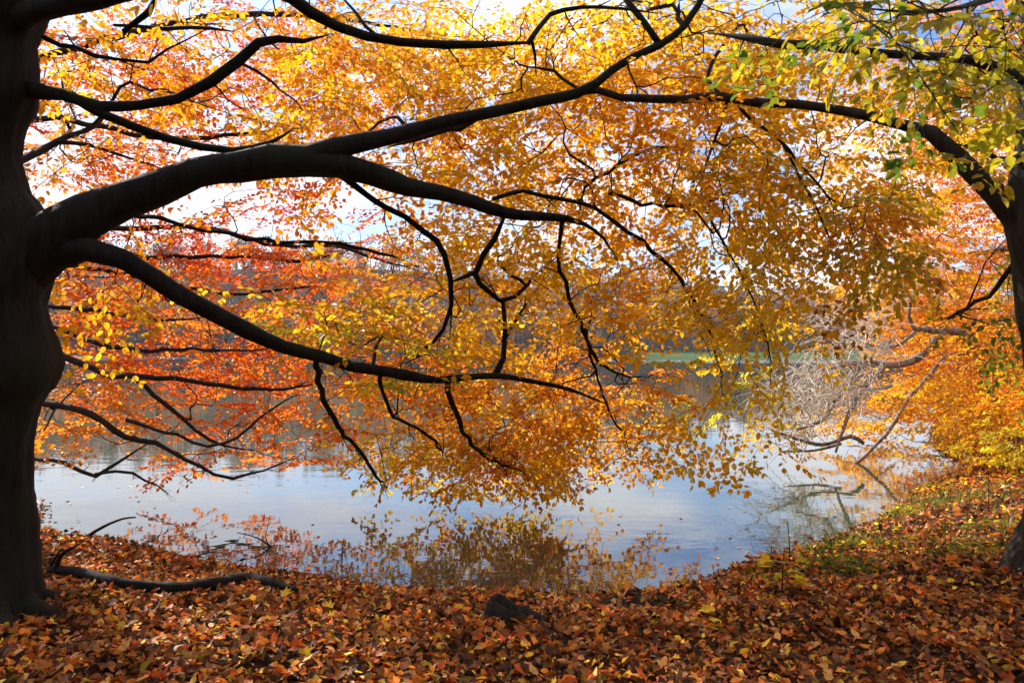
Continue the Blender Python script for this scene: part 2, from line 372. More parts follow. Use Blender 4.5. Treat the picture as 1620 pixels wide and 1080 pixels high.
vv = np.linspace(0, 1, 420); gy = np.r_[np.linspace(-70, -3, 40)[:-1], -3 + 24 * vv[:381] / vv[380] + 870 * (vv[:381] / vv[380]) ** 7]
GX, GY = np.meshgrid(gx, gy); GZ = ground_z(GX, GY)
i = np.arange(419)[:, None] * 420 + np.arange(419)[None]; i = i.ravel()
m, t, o = mat('forest_floor')
geo = N(t, 'ShaderNodeNewGeometry'); sp = N(t, 'ShaderNodeSeparateXYZ'); t.links.new(geo.outputs['Position'], sp.inputs[0])
vo = N(t, 'ShaderNodeTexVoronoi'); vo.inputs['Scale'].default_value = 16; t.links.new(geo.outputs['Position'], vo.inputs['Vector'])
r1 = N(t, 'ShaderNodeValToRGB'); cr = r1.color_ramp; cr.elements[0].color = (.010, .006, .004, 1); cr.elements[1].color = (.075, .032, .012, 1)
sx = N(t, 'ShaderNodeSeparateColor'); t.links.new(vo.outputs['Color'], sx.inputs[0]); t.links.new(sx.outputs[0], r1.inputs[0])
ng = N(t, 'ShaderNodeTexNoise'); ng.inputs['Scale'].default_value = .05; ng.inputs['Detail'].default_value = 8; t.links.new(geo.outputs['Position'], ng.inputs['Vector'])
rg = N(t, 'ShaderNodeValToRGB'); rg.color_ramp.elements[0].color = (.025, .065, .014, 1); rg.color_ramp.elements[1].color = (.07, .12, .03, 1); t.links.new(ng.outputs[0], rg.inputs[0])
mr = N(t, 'ShaderNodeMapRange'); mr.inputs[1].default_value = 120; mr.inputs[2].default_value = 200; t.links.new(sp.outputs[1], mr.inputs[0])
lz = N(t, 'ShaderNodeMapRange'); lz.inputs[1].default_value = 3.6; lz.inputs[2].default_value = 3.2; t.links.new(sp.outputs[2], lz.inputs[0])
lx = N(t, 'ShaderNodeMapRange'); lx.inputs[1].default_value = 42; lx.inputs[2].default_value = 50; t.links.new(sp.outputs[0], lx.inputs[0])
lm = N(t, 'ShaderNodeMath', operation='MULTIPLY'); t.links.new(lz.outputs[0], lm.inputs[0]); t.links.new(lx.outputs[0], lm.inputs[1])
lm2 = N(t, 'ShaderNodeMath', operation='MULTIPLY'); t.links.new(lm.outputs[0], lm2.inputs[0]); t.links.new(mr.outputs[0], lm2.inputs[1])
mg = N(t, 'ShaderNodeMix', data_type='RGBA'); t.links.new(lm2.outputs[0], mg.inputs[0]); t.links.new(r1.outputs[0], mg.inputs[6]); t.links.new(rg.outputs[0], mg.inputs[7])
# wet silt below the waterline
mw = N(t, 'ShaderNodeMapRange'); mw.inputs[1].default_value = .03; mw.inputs[2].default_value = .0; t.links.new(sp.outputs[2], mw.inputs[0])
mg2 = N(t, 'ShaderNodeMix', data_type='RGBA'); t.links.new(mw.outputs[0], mg2.inputs[0]); t.links.new(mg.outputs[2], mg2.inputs[6]); mg2.inputs[7].default_value = (.03, .025, .015, 1)
p = N(t, 'ShaderNodeBsdfPrincipled'); p.inputs['Roughness'].default_value = .95; p.inputs['Specular IOR Level'].default_value = .1; t.links.new(mg2.outputs[2], p.inputs['Base Color']); t.links.new(p.outputs[0], o.inputs[0])
M_ground = m
g = mesh_obj('ground', np.stack([GX.ravel(), GY.ravel(), GZ], 1), [np.stack([i, i + 1, i + 421, i + 420], 1)], M_ground, smooth=True)
tag(g, kind='structure')
# water
m, t, o = mat('lake_water')
geo = N(t, 'ShaderNodeNewGeometry'); mp = N(t, 'ShaderNodeMapping'); mp.inputs['Scale'].default_value = (.55, 1.0, 1); t.links.new(geo.outputs['Position'], mp.inputs[0])
n1 = N(t, 'ShaderNodeTexNoise'); n1.inputs['Scale'].default_value = 2.2; n1.inputs['Detail'].default_value = 2; t.links.new(mp.outputs[0], n1.inputs['Vector'])
n2 = N(t, 'ShaderNodeTexNoise'); n2.inputs['Scale'].default_value = 9; n2.inputs['Detail'].default_value = 2; t.links.new(mp.outputs[0], n2.inputs['Vector'])
ma = N(t, 'ShaderNodeMath', operation='MULTIPLY_ADD'); ma.inputs[1].default_value = .16; t.links.new(n2.outputs[0], ma.inputs[0]); t.links.new(n1.outputs[0], ma.inputs[2])
spw = N(t, 'ShaderNodeSeparateXYZ'); t.links.new(geo.outputs['Position'], spw.inputs[0])
# a strip of wind-ruffled water far out
nb = N(t, 'ShaderNodeTexNoise'); nb.inputs['Scale'].default_value = .02; nb.inputs['Detail'].default_value = 4; mpb = N(t, 'ShaderNodeMapping'); mpb.inputs['Scale'].default_value = (1, .0, 1); t.links.new(geo.outputs['Position'], mpb.inputs[0]); t.links.new(mpb.outputs[0], nb.inputs['Vector'])
yw = N(t, 'ShaderNodeMath', operation='MULTIPLY_ADD'); yw.inputs[1].default_value = 40; t.links.new(nb.outputs[0], yw.inputs[0]); t.links.new(spw.outputs[1], yw.inputs[2])
b1 = N(t, 'ShaderNodeMapRange'); b1.inputs[1].default_value = 178; b1.inputs[2].default_value = 192; t.links.new(yw.outputs[0], b1.inputs[0])
b2 = N(t, 'ShaderNodeMapRange'); b2.inputs[1].default_value = 245; b2.inputs[2].default_value = 228; t.links.new(yw.outputs[0], b2.inputs[0])
xr = N(t, 'ShaderNodeMapRange'); xr.inputs[1].default_value = 22; xr.inputs[2].default_value = 40; t.links.new(spw.outputs[0], xr.inputs[0])
bm = N(t, 'ShaderNodeMath', operation='MULTIPLY'); t.links.new(b1.outputs[0], bm.inputs[0]); t.links.new(b2.outputs[0], bm.inputs[1])
bm2 = N(t, 'ShaderNodeMath', operation='MULTIPLY'); t.links.new(bm.outputs[0], bm2.inputs[0]); t.links.new(xr.outputs[0], bm2.inputs[1])
ds = N(t, 'ShaderNodeMapRange'); ds.inputs[1].default_value = 0; ds.inputs[2].default_value = 1; ds.inputs[3].default_value = .0034; ds.inputs[4].default_value = .9; t.links.new(bm2.outputs[0], ds.inputs[0])
bp = N(t, 'ShaderNodeBump'); bp.inputs['Strength'].default_value = 1; t.links.new(ds.outputs[0], bp.inputs['Distance']); t.links.new(ma.outputs[0], bp.inputs['Height'])
rw = N(t, 'ShaderNodeMapRange'); rw.inputs[3].default_value = .015; rw.inputs[4].default_value = .3; t.links.new(bm2.outputs[0], rw.inputs[0])
p = N(t, 'ShaderNodeBsdfPrincipled'); p.inputs['Base Color'].default_value = (.050, .066, .040, 1); t.links.new(rw.outputs[0], p.inputs['Roughness']); p.inputs['IOR'].default_value = 1.6
p.inputs['Specular IOR Level'].default_value = .62
t.links.new(bp.outputs[0], p.inputs['Normal']); t.links.new(p.outputs[0], o.inputs[0])
wv = [(-400, 2, 0), (400, 2, 0), (400, 420, 0), (-400, 420, 0)]
tag(mesh_obj('water', wv, [[[0, 1, 2, 3]]], m), kind='structure')

# ------------------------------------------------------------------ left beech (dark trunk, yellow crown)
T1base = np.array([-3.66, 5.5, gz(-3.66, 5.5)])
t1 = empty('beech_tree', T1base, 'big dark-trunked tree filling the left edge, long limbs with golden leaves', 'tree')
def trunk_px(rows, d, k=24, noise=.02):
    c = np.array([P(x, y, d) for x, y, r in rows]); r = np.array([q[2] for q in rows]) / F * d * .84
    p, rr = catmull(c, r, .05); tb = Tubes(); tb.add(p, rr, k * 2, noise, prof=lambda th, m: 1 + .025 * np.sin(5 * th + np.linspace(0, 3, m)[:, None]) + .018 * np.sin(11 * th + np.sin(np.linspace(0, 19, m))[:, None] * 1.5) + .02 * np.sin(np.linspace(0, 60, m))[:, None] * np.cos(2 * th + 1)); return tb
tb = trunk_px([(-50, 1010, 175), (-45, 960, 135), (-38, 920, 112), (-35, 860, 98), (-35, 780, 90), (-35, 700, 92), (-34, 640, 104), (-30, 600, 122), (-25, 570, 128), (-28, 530, 118), (-30, 480, 110), (-28, 430, 120), (-22, 390, 122), (-18, 350, 100), (-25, 310, 76), (-30, 250, 64), (-28, 190, 72), (-22, 150, 84), (-20, 110, 84), (-15, 60, 76), (-5, 10, 84), (5, -50, 95), (10, -150, 100), (14, -300, 92), (20, -500, 80), (25, -760, 60), (30, -1100, 40)], 5.5)
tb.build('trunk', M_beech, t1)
# buttress roots
rt = Tubes()
for a, L, r0 in ((-.15, .75, .12), (.5, .5, .10), (1.3, .6, .09), (-.8, .8, .12), (-1.4, .6, .10), (-2.0, .7, .11), (2.4, .9, .11)):
    pts = [];
    for q in np.linspace(0, 1, 8):
        x = T1base[0] + math.cos(a) * (.22 + L * q); y = T1base[1] + math.sin(a) * (.22 + L * q); pts.append((x, y, gz(x, y) + .12 * (1 - q) ** 2 - .03 - .05 * q))
    rt.add(*catmull(pts, np.linspace(r0, .02, 8), .04), 10, .10)
rt.build('roots', M_beech, t1)
T1 = Tree()
def limb(tree, name, m, parent, *paths, noise=.035):
    tb = Tubes()
    for pts, rpx in paths:
        r = np.array([q / F * p[2] * .77 for q, p in zip(rpx, pts)]); r[-1] *= .4
        pts = [(a + rng.normal(0, .16) * q * (0 < i_), b + rng.normal(0, .16) * q * (0 < i_), c) for i_, ((a, b, c), q) in enumerate(zip(pts, rpx))]
        p, rr = tree.limb(pts, r)
        for _ in range(int(len(p) / 5)):                          # knots, collars and swellings
            i0 = rng.integers(2, len(p) - 1); rr = rr * (1 + rng.uniform(.04, .16) * np.exp(-((np.arange(len(p)) - i0) / rng.uniform(.8, 2.0)) ** 2))
        tb.add(p, rr, 14 if max(rr) > .06 else 8, noise); twiglets(tb, p, rr)
    return tb.build(name, m, parent)
# great arching limb with its fork
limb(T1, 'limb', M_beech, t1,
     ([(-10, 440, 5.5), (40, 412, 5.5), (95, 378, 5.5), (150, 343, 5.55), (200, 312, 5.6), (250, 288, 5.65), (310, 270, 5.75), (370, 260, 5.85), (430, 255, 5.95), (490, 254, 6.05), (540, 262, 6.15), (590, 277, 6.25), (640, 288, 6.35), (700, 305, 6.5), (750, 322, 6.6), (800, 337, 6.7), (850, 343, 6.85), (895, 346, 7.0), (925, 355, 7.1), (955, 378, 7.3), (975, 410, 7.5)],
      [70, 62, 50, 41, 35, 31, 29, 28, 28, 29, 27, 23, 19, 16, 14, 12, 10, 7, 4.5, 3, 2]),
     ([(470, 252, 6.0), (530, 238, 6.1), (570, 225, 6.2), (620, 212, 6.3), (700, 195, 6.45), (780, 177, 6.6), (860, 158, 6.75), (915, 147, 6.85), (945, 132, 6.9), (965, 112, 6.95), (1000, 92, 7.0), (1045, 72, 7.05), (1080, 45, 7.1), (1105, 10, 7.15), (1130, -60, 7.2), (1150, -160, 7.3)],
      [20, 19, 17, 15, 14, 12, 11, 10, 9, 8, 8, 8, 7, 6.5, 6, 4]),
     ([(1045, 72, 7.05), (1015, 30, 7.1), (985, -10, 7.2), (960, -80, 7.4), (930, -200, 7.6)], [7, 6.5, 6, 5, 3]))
limb(T1, 'limb', M_beech, t1,
     ([(10, 400, 5.5), (80, 402, 5.5), (140, 402, 5.45), (190, 413, 5.45), (235, 435, 5.5), (280, 466, 5.55), (330, 492, 5.65), (390, 522, 5.8), (450, 546, 5.95), (510, 563, 6.1), (560, 576, 6.3), (620, 592, 6.5), (690, 601, 6.8), (740, 598, 7.0), (790, 596, 7.2), (840, 603, 7.4), (900, 615, 7.8), (960, 640, 8.3)],
      [50, 33, 24, 21, 20, 19, 17, 15, 14, 12.5, 11.5, 10, 8, 7, 6.5, 5, 4, 3]))
limb(T1, 'limb', M_beech, t1,
     ([(0, 130, 5.5), (60, 140, 5.5), (100, 152, 5.4), (160, 167, 5.3), (220, 168, 5.2), (280, 158, 5.15), (330, 130, 5.1), (375, 92, 5.1), (410, 68, 5.1), (440, 61, 5.1), (480, 66, 5.1), (520, 55, 5.1)],
      [24, 18, 12, 10, 9.5, 10, 11, 11, 10, 8, 5, 3]),
     ([(110, 150, 5.4), (150, 172, 5.5), (210, 198, 5.6), (260, 218, 5.7), (320, 233, 5.8), (370, 240, 5.9), (430, 225, 6.1), (465, 203, 6.3)], [11, 10, 9, 8, 7, 6, 5, 3]))
limb(T1, 'limb', M_beech, t1,
     ([(10, 40, 5.5), (70, 12, 5.2), (150, -6, 5.0), (250, -14, 4.9), (350, -22, 4.9), (430, -18, 5.0), (460, -4, 5.1), (490, 22, 5.2), (530, 44, 5.3), (580, 58, 5.4), (640, 64, 5.5), (700, 71, 5.6), (760, 70, 5.7), (840, 67, 5.9)],
      [26, 22, 18, 16, 15, 14, 13, 12, 10.5, 9.5, 9, 8.5, 7.5, 6.5]),
     ([(836, 68, 5.9), (850, 45, 6.0), (870, 22, 6.1), (920, 12, 6.2), (990, 15, 6.4), (1040, 22, 6.6)], [6, 5.5, 5, 4, 3, 2]),
     ([(842, 66, 5.9), (846, 90, 6.0), (848, 122, 6.1)], [4, 3, 2]))
limb(T1, 'limb', M_beech, t1,
     ([(-20, -250, 5.5), (120, -330, 6.0), (320, -380, 6.8), (600, -370, 7.8), (900, -330, 8.8)], [40, 26, 20, 14, 7]))
limb(T1, 'limb', M_beech, t1,
     ([(-20, -450, 5.5), (150, -600, 5.0), (420, -760, 4.6), (760, -900, 4.4)], [36, 24, 16, 8]))
limb(T1, 'limb', M_beech, t1,
     ([(0, 270, 5.5), (35, 250, 5.8), (70, 237, 6.1), (105, 215, 6.4), (150, 200, 6.8), (180, 165, 7.2)], [14, 9, 8, 6, 4, 3]),
     ([(90, 225, 6.2), (140, 230, 6.6), (190, 245, 7.0), (260, 268, 7.4)], [5, 4, 3, 2]))
# named secondary boughs, thin, into one mesh
sec = [
    ([(502, 563, 6.1), (506, 600, 6.5), (515, 635, 6.9), (535, 672, 7.4), (560, 705, 8.0), (590, 745, 8.6), (612, 772, 9.2)], [6, 5.5, 5, 4.5, 4, 3.5, 3]),
    ([(602, 590, 6.45), (604, 615, 6.7), (612, 640, 7.0), (635, 665, 7.4), (680, 690, 7.9), (700, 720, 8.4)], [4.5, 4, 3.5, 3, 3, 2]),
    ([(708, 602, 6.85), (716, 640, 7.2), (728, 670, 7.6), (745, 700, 8.2), (775, 725, 8.8), (830, 750, 9.4)], [5.5, 5, 4.5, 4, 3, 2.5]),
    ([(782, 596, 7.2), (795, 565, 7.25), (796, 520, 7.3), (792, 478, 7.35), (785, 474, 7.35), (760, 448, 7.2), (748, 432, 7.1), (762, 405, 6.95), (782, 375, 6.8), (797, 345, 6.7)], [7, 5.5, 5, 4, 4, 5, 6, 6, 6, 7]),
    ([(792, 476, 7.35), (815, 470, 7.5), (830, 450, 7.7), (855, 428, 8.0)], [4.5, 4, 3.5, 2.5]),
    ([(748, 432, 7.1), (730, 440, 7.05), (712, 447, 7.0)], [5, 4, 3.5]),
    ([(796, 540, 7.3), (812, 515, 7.5), (830, 488, 7.8), (832, 470, 8.0)], [4, 3.5, 2.5, 2]),
    ([(515, 258, 6.12), (548, 284, 6.2), (590, 315, 6.35), (640, 345, 6.5), (690, 377, 6.7), (704, 400, 6.8), (711, 440, 6.95), (712, 480, 7.1), (700, 520, 7.3), (670, 555, 7.6), (635, 578, 8.0)], [7, 6.5, 5.5, 5, 5.5, 5.5, 5, 4.5, 4, 3, 2]),
    ([(712, 470, 7.05), (716, 500, 7.2), (712, 530, 7.4)], [3, 2, 1.5]),
    ([(890, 348, 7.0), (883, 390, 7.1), (886, 430, 7.3), (900, 475, 7.6), (918, 510, 8.0), (940, 560, 8.5), (975, 590, 9.0), (1030, 598, 9.6)], [4.5, 4, 4, 4, 3.5, 3, 2.5, 1.5]),
    ([(925, 520, 8.1), (945, 600, 8.8), (970, 660, 9.4), (1000, 720, 9.9)], [3, 2.5, 2, 1.5]),
    ([(780, 315, 6.6), (830, 305, 6.8), (890, 315, 7.0), (940, 330, 7.2), (980, 355, 7.4), (1030, 395, 7.7), (1075, 440, 8.0), (1100, 480, 8.3), (1125, 530, 8.7), (1140, 590, 9.1), (1150, 650, 9.5)], [4, 4, 4, 4, 4, 4, 3.5, 3, 3, 2.5, 1.5]),
    ([(965, 305, 7.3), (1000, 320, 7.5), (1050, 326, 7.8), (1100, 325, 8.1), (1160, 302, 8.5)], [5, 3.5, 3.5, 4, 2]),
    ([(925, 297, 7.5), (960, 272, 7.7), (1000, 247, 7.9), (1055, 232, 8.2), (1100, 240, 8.5)], [3, 3, 3, 2.5, 2]),
    ([(120, 375, 5.6), (180, 345, 6.3), (250, 345, 7.0), (320, 362, 7.3), (420, 380, 7.7), (540, 386, 8.2), (600, 400, 8.6), (670, 425, 9.0)], [7, 5, 4, 3.5, 3.5, 3.5, 3, 2]),
    ([(380, 100, 5.1), (430, 130, 5.5), (480, 175, 6.0)], [3, 2.5, 2]),
    ([(600, 60, 5.4), (560, 25, 5.6), (540, -20, 5.8)], [4, 3, 3]),
    ([(70, 60, 5.4), (150, 88, 5.2), (230, 92, 5.2), (330, 45, 5.3)], [5, 4, 3, 2]),
    ([(195, 50, 5.0), (235, 22, 4.9), (250, -10, 4.9)], [4, 6, 6]),
    ([(180, 40, 5.6), (260, 42, 5.9), (330, 48, 6.2), (370, 50, 6.4)], [3, 4, 3, 2]),
]
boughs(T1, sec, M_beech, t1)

SKY_HOLES = [(560, 322, 100, 30), (640, 350, 60, 24), (430, 330, 50, 14), (785, 196, 24, 14), (882, 272, 30, 22), (940, 240, 36, 10), (1330, 190, 34, 22), (1320, 435, 38, 30), (330, 60, 50, 22), (425, 150, 38, 45), (375, 95, 24, 16), (1140, 110, 14, 12), (700, 40, 30, 14), (800, 130, 30, 16), (560, 100, 30, 18), (320, 300, 60, 14), (480, 40, 20, 12), (610, 385, 24, 10), (1090, 395, 20, 24), (960, 415, 18, 14), (1240, 90, 24, 10), (1000, 350, 16, 10)]
H1 = SKY_HOLES + [(640, 655, 60, 30), (600, 470, 60, 45), (800, 500, 16, 26), (560, 640, 40, 30), (1045, 505, 62, 44), (1060, 560, 56, 34), (625, 400, 40, 26), (760, 680, 22, 22), (560, 560, 26, 20)]
GY = 'yellow:1.8 gold:5 amber:4 orange:.8 olive:.4'
s_ = [
    scatter([(560, 0), (1120, 0), (1180, 120), (1190, 290), (1100, 300), (900, 300), (760, 300), (560, 260), (480, 180), (470, 60)], 24, 6.9, 9.8, GY, .95, H1),
    scatter([(560, 0), (1120, 0), (1180, 120), (1190, 290), (1100, 300), (900, 300), (760, 300), (560, 260), (480, 180), (470, 60)], 40, 9.5, 12, 'amber:3 orange:2 gold:2', .7, H1),
    scatter([(640, 330), (800, 300), (1190, 290), (1240, 420), (1200, 520), (1010, 520), (950, 560), (700, 560), (660, 470), (640, 400)], 26, 7.2, 10.5, 'yellow:4 gold:5 amber:2', .9, H1 + [(1150, 440, 60, 40)]),
    scatter([(520, 540), (700, 540), (960, 540), (1020, 570), (1060, 650), (1010, 700), (950, 730), (860, 745), (740, 740), (640, 745), (600, 720), (590, 690), (640, 650), (560, 620)], 21, 8.6, 11.4, 'yellow:.5 gold:2 amber:4.5 orange:4.5', 1.0, H1),
    scatter([(1000, 580), (1190, 560), (1200, 600), (1180, 640), (1080, 660), (1030, 640)], 27, 7.4, 10, 'lime:1.5 yellow:4 gold:3', .95, H1),
    scatter([(600, 670), (700, 670), (870, 690), (870, 768), (780, 762), (700, 765), (610, 752), (590, 715)], 18, 9.8, 11.6, 'yellow:3 gold:2.5 olive:1.5 amber:1.5 brown:.6', .95),
    scatter([(760, 660), (1035, 660), (1035, 728), (980, 730), (900, 722), (850, 750), (780, 735)], 18, 9.8, 11.6, 'gold:1.8 amber:3.5 orange:3 brown:.7', .95),
    # yellow spray bands over the lower limb and around the trunk
    scatter([(100, 385), (180, 395), (300, 440), (420, 500), (560, 550), (680, 580), (640, 500), (500, 480), (380, 440), (260, 400), (120, 370)], 28, 6.1, 7.6, 'gold:4 yellow:2 olive:1.2 lime:.7 amber:2', .8),
    scatter([(95, 430), (180, 430), (300, 490), (410, 545), (300, 540), (160, 480), (100, 470)], 34, 6.0, 7.6, 'gold:3 amber:3 olive:1', .55),
    scatter([(90, 40), (300, 20), (430, 0), (560, 0), (540, 60), (430, 55), (300, 120), (220, 150), (100, 130)], 31, 6.3, 8.0, 'gold:3 amber:4 orange:2.5 redor:1 olive:.6', .72, SKY_HOLES),
    scatter([(180, 180), (420, 110), (560, 160), (540, 230), (400, 240), (270, 205)], 34, 6.7, 8.8, 'gold:2 amber:4 orange:3 olive:.6', .6, SKY_HOLES),
    scatter([(45, 260), (200, 240), (350, 255), (250, 280), (120, 345), (70, 340)], 34, 6.4, 8.6, 'amber:3 gold:2 orange:3 olive:1', .7, SKY_HOLES),
    scatter([(250, 300), (420, 275), (540, 290), (600, 320), (520, 360), (300, 350)], 44, 6.4, 8.6, 'amber:2 olive:1.5 orange:2', .4, SKY_HOLES),
    scatter([(480, 470), (600, 460), (700, 470), (640, 560), (520, 540)], 34, 6.4, 8.2, 'lime:3 yellow:3 gold:1', .8, H1),
    scatter([(520, 600), (640, 600), (640, 680), (560, 680)], 42, 6.5, 9.0, 'lime:1.5 yellow:3 gold:2', .75, H1),
    # crown above the picture
    scatter([(-300, -900), (1500, -900), (1500, 0), (40, 0), (-300, -200)], 124, 4.2, 10.5, GY, .8),
    scatter([(-700, -1500), (1500, -1500), (1500, -900), (-700, -900)], 180, 3.4, 6.5, GY, .7),
]
targ, spec = merge(*s_); T1.grow(targ)
seg, lv = place_sprays(T1, targ, spec, size=.078, droop=.25)
T1.twigs('twigs', M_twig, t1, seg)
leaves_mesh('foliage', lv[0], lv[1], lv[2], lv[3], lv[4], M_leaf, t1)
print('T1 targets', len(targ), 'leaves', len(lv[0]), 'nodes', len(T1.pos))

# ------------------------------------------------------------------ right beech
T2base = np.array([P(1655, 905, 6.2)[0], 6.2, gz(P(1655, 905, 6.2)[0], 6.2)])
t2 = empty('beech_tree', T2base, 'rough-barked dark tree at the right edge with olive and golden leaves', 'tree')
tb = trunk_px([(1652, 980, 120), (1654, 940, 96), (1658, 905, 76), (1668, 860, 62), (1676, 800, 54), (1680, 720, 50), (1677, 640, 48), (1668, 560, 49), (1655, 480, 49), (1645, 410, 50), (1640, 360, 54), (1642, 300, 50), (1650, 220, 44), (1656, 120, 42), (1660, 0, 40), (1664, -200, 38), (1670, -450, 33), (1680, -800, 24)], 6.2, noise=.035)
tb.build('trunk', M_rough, t2)
T2 = Tree()
limb(T2, 'limb', M_rough, t2,
     ([(1648, 420, 6.2), (1628, 380, 6.2), (1606, 345, 6.2), (1580, 312, 6.25), (1548, 278, 6.3), (1510, 246, 6.35), (1470, 214, 6.4), (1430, 198, 6.5), (1380, 184, 6.6), (1320, 174, 6.7), (1260, 166, 6.8), (1200, 160, 6.9), (1140, 155, 7.0), (1080, 156, 6.9), (1030, 159, 6.9), (985, 153, 6.95), (945, 143, 6.9), (920, 150, 6.9)],
      [28, 24, 24, 22, 20, 18, 15, 11, 9.5, 9, 9, 9, 8, 8, 8, 8, 7, 4]), noise=.05)
limb(T2, 'limb', M_rough, t2,
     ([(1655, 160, 6.2), (1620, 130, 6.0), (1580, 108, 5.8), (1530, 96, 5.7), (1440, 88, 5.6), (1360, 82, 5.6), (1300, 75, 5.7), (1240, 69, 5.8), (1180, 60, 6.0), (1120, 52, 6.3)],
      [20, 15, 12, 9, 8, 9, 8.5, 7.5, 6, 4]), noise=.05)
limb(T2, 'limb', M_rough, t2, ([(1660, -20, 6.2), (1560, -80, 5.2), (1400, -160, 4.6), (1180, -260, 4.4)], [26, 18, 12, 6]))
limb(T2, 'limb', M_rough, t2, ([(1665, -80, 6.2), (1600, -20, 4.8), (1520, 10, 4.0), (1440, 20, 3.6), (1340, 10, 3.4)], [14, 8, 5, 3.5, 2]))
limb(T2, 'limb', M_rough, t2, ([(1668, -420, 6.2), (1500, -600, 5.2), (1200, -800, 4.4)], [26, 18, 9]))
sec2 = [
    ([(1168, 168, 6.95), (1190, 190, 7.0), (1225, 215, 7.1), (1250, 240, 7.2), (1275, 275, 7.4), (1310, 310, 7.6), (1345, 330, 7.8)], [3.5, 3.5, 3.5, 3, 2.5, 2, 1.5]),
    ([(1240, 230, 7.15), (1255, 265, 7.2), (1280, 310, 7.3), (1300, 360, 7.4), (1325, 420, 7.6)], [3, 2.5, 2.5, 2, 1]),
    ([(1100, 300, 7.6), (1130, 360, 7.8), (1165, 420, 8.0), (1190, 470, 8.2), (1215, 540, 8.4), (1225, 620, 8.6)], [2.5, 2.5, 2.5, 2, 2, 1]),
    ([(1150, 160, 7), (1120, 250, 7.3), (1100, 300, 7.6)], [3, 2.5, 2.5]),
    ([(1640, 260, 6.2), (1590, 255, 6.0), (1540, 235, 5.7), (1500, 225, 5.4)], [6, 5, 4, 2]),
    ([(1640, 350, 6.2), (1600, 420, 6.6), (1560, 470, 7.0), (1500, 500, 7.6), (1470, 505, 8)], [7, 5, 4, 3, 2]),
    ([(1330, 10, 3.4), (1400, 60, 3.3), (1440, 110, 3.2), (1490, 180, 3.15), (1530, 230, 3.1)], [1.2, 1.8, 1.6, 1.4, 1]),
    ([(1350, 15, 3.5), (1420, 60, 3.5), (1480, 100, 3.5), (1560, 140, 3.6)], [1.2, 1.6, 1.4, 1]),
]
boughs(T2, sec2, M_rough, t2)
H2 = SKY_HOLES
OG = 'olive:3 gold:3 amber:2 green:.5'
s_ = [
    scatter([(1000, 0), (1420, 0), (1440, 60), (1300, 70), (1000, 50)], 30, 7.2, 9.0, 'yellow:1 gold:4 olive:3 amber:1', .9, H2),
    scatter([(1120, 0), (1380, 0), (1480, 180), (1400, 190), (1290, 160), (1180, 150)], 26, 7.3, 9.0, 'gold:3.5 olive:3.5 amber:2', .95, H2),
    scatter([(1150, 200), (1290, 240), (1390, 290), (1415, 400), (1330, 380), (1290, 400), (1280, 470), (1240, 520), (1240, 590), (1180, 620), (1150, 520), (1110, 440), (1110, 300)], 27, 6.8, 8.8, 'yellow:.6 gold:4 olive:3 amber:3', .85, H2 + [(1150, 470, 40, 30)]),
    scatter([(1240, 200), (1330, 215), (1440, 250), (1440, 420), (1360, 420), (1290, 330)], 27, 7.4, 9.2, 'gold:3 olive:3.5 amber:2.5', .95, [(1330, 192, 30, 18), (1320, 440, 30, 24)], tiers=False),
    scatter([(1290, 290), (1400, 300), (1425, 420), (1370, 450), (1350, 420)], 27, 6.4, 8.0, 'olive:3 brown:2 amber:2', .9, H2),
    scatter([(1060, 620), (1200, 600), (1220, 660), (1210, 710), (1150, 720), (1090, 690)], 27, 7.6, 9.6, 'gold:3 olive:2 amber:2 yellow:1', .9),
    scatter([(1480, 200), (1590, 230), (1560, 270), (1490, 215)], 34, 5.0, 5.8, 'olive:3 gold:3', .5),
    scatter([(1510, 380), (1600, 380), (1600, 560), (1540, 540), (1490, 500), (1530, 450)], 28, 6.6, 8.5, 'green:3 olive:4 lime:.6', .85),
    scatter([(1380, 30), (1620, 30), (1620, 220), (1530, 200), (1440, 120)], 30, 6.9, 8.6, 'gold:2.5 olive:4 green:.6 amber:1', .95, [(1500, 45, 50, 22), (1600, 90, 40, 25)]),
    scatter([(1100, -900), (2100, -900), (2100, 100), (1640, 100), (1600, 0), (1100, 0)], 112, 3.8, 9, OG, .8),
    scatter([(1640, 100), (2000, 100), (2000, 500), (1660, 450)], 90, 5, 8, OG, .8),
]
targ, spec = merge(*s_); T2.grow(targ)
seg, lv = place_sprays(T2, targ, spec, size=.078, droop=.45)
s_ = [scatter([(1330, -20), (1640, -20), (1650, 170), (1590, 150), (1500, 110), (1400, 50)], 52, 2.9, 4.2, 'lime:.5 olive:3 green:4', .95, [(1500, 50, 40, 18)], tiers=False), scatter([(1240, -20), (1640, -20), (1650, 120), (1400, 60), (1280, 60)], 56, 3.4, 4.8, 'gold:1 olive:3 green:3', .8, tiers=False)]
T2b = Tree(); T2b.pos = list(T2.pos[:T2.fixed]); T2b.par = list(T2.par[:T2.fixed]); T2b.rad = list(T2.rad[:T2.fixed])
targ2, spec2 = merge(*s_); T2b.grow(targ2)
seg2, lv2 = place_sprays(T2b, targ2, spec2, lib=SPR_THIN, size=.068, droop=.5, scl=.75)
T2.twigs('twigs', M_twig, t2, seg); T2b.twigs('twigs', M_twig, t2, seg2)
L2 = [np.concatenate([a, b]) for a, b in zip(lv, lv2)]
leaves_mesh('foliage', L2[0], L2[1], L2[2], L2[3], L2[4], M_leaf, t2)
print('T2 targets', len(targ), len(targ2), 'leaves', len(L2[0]))

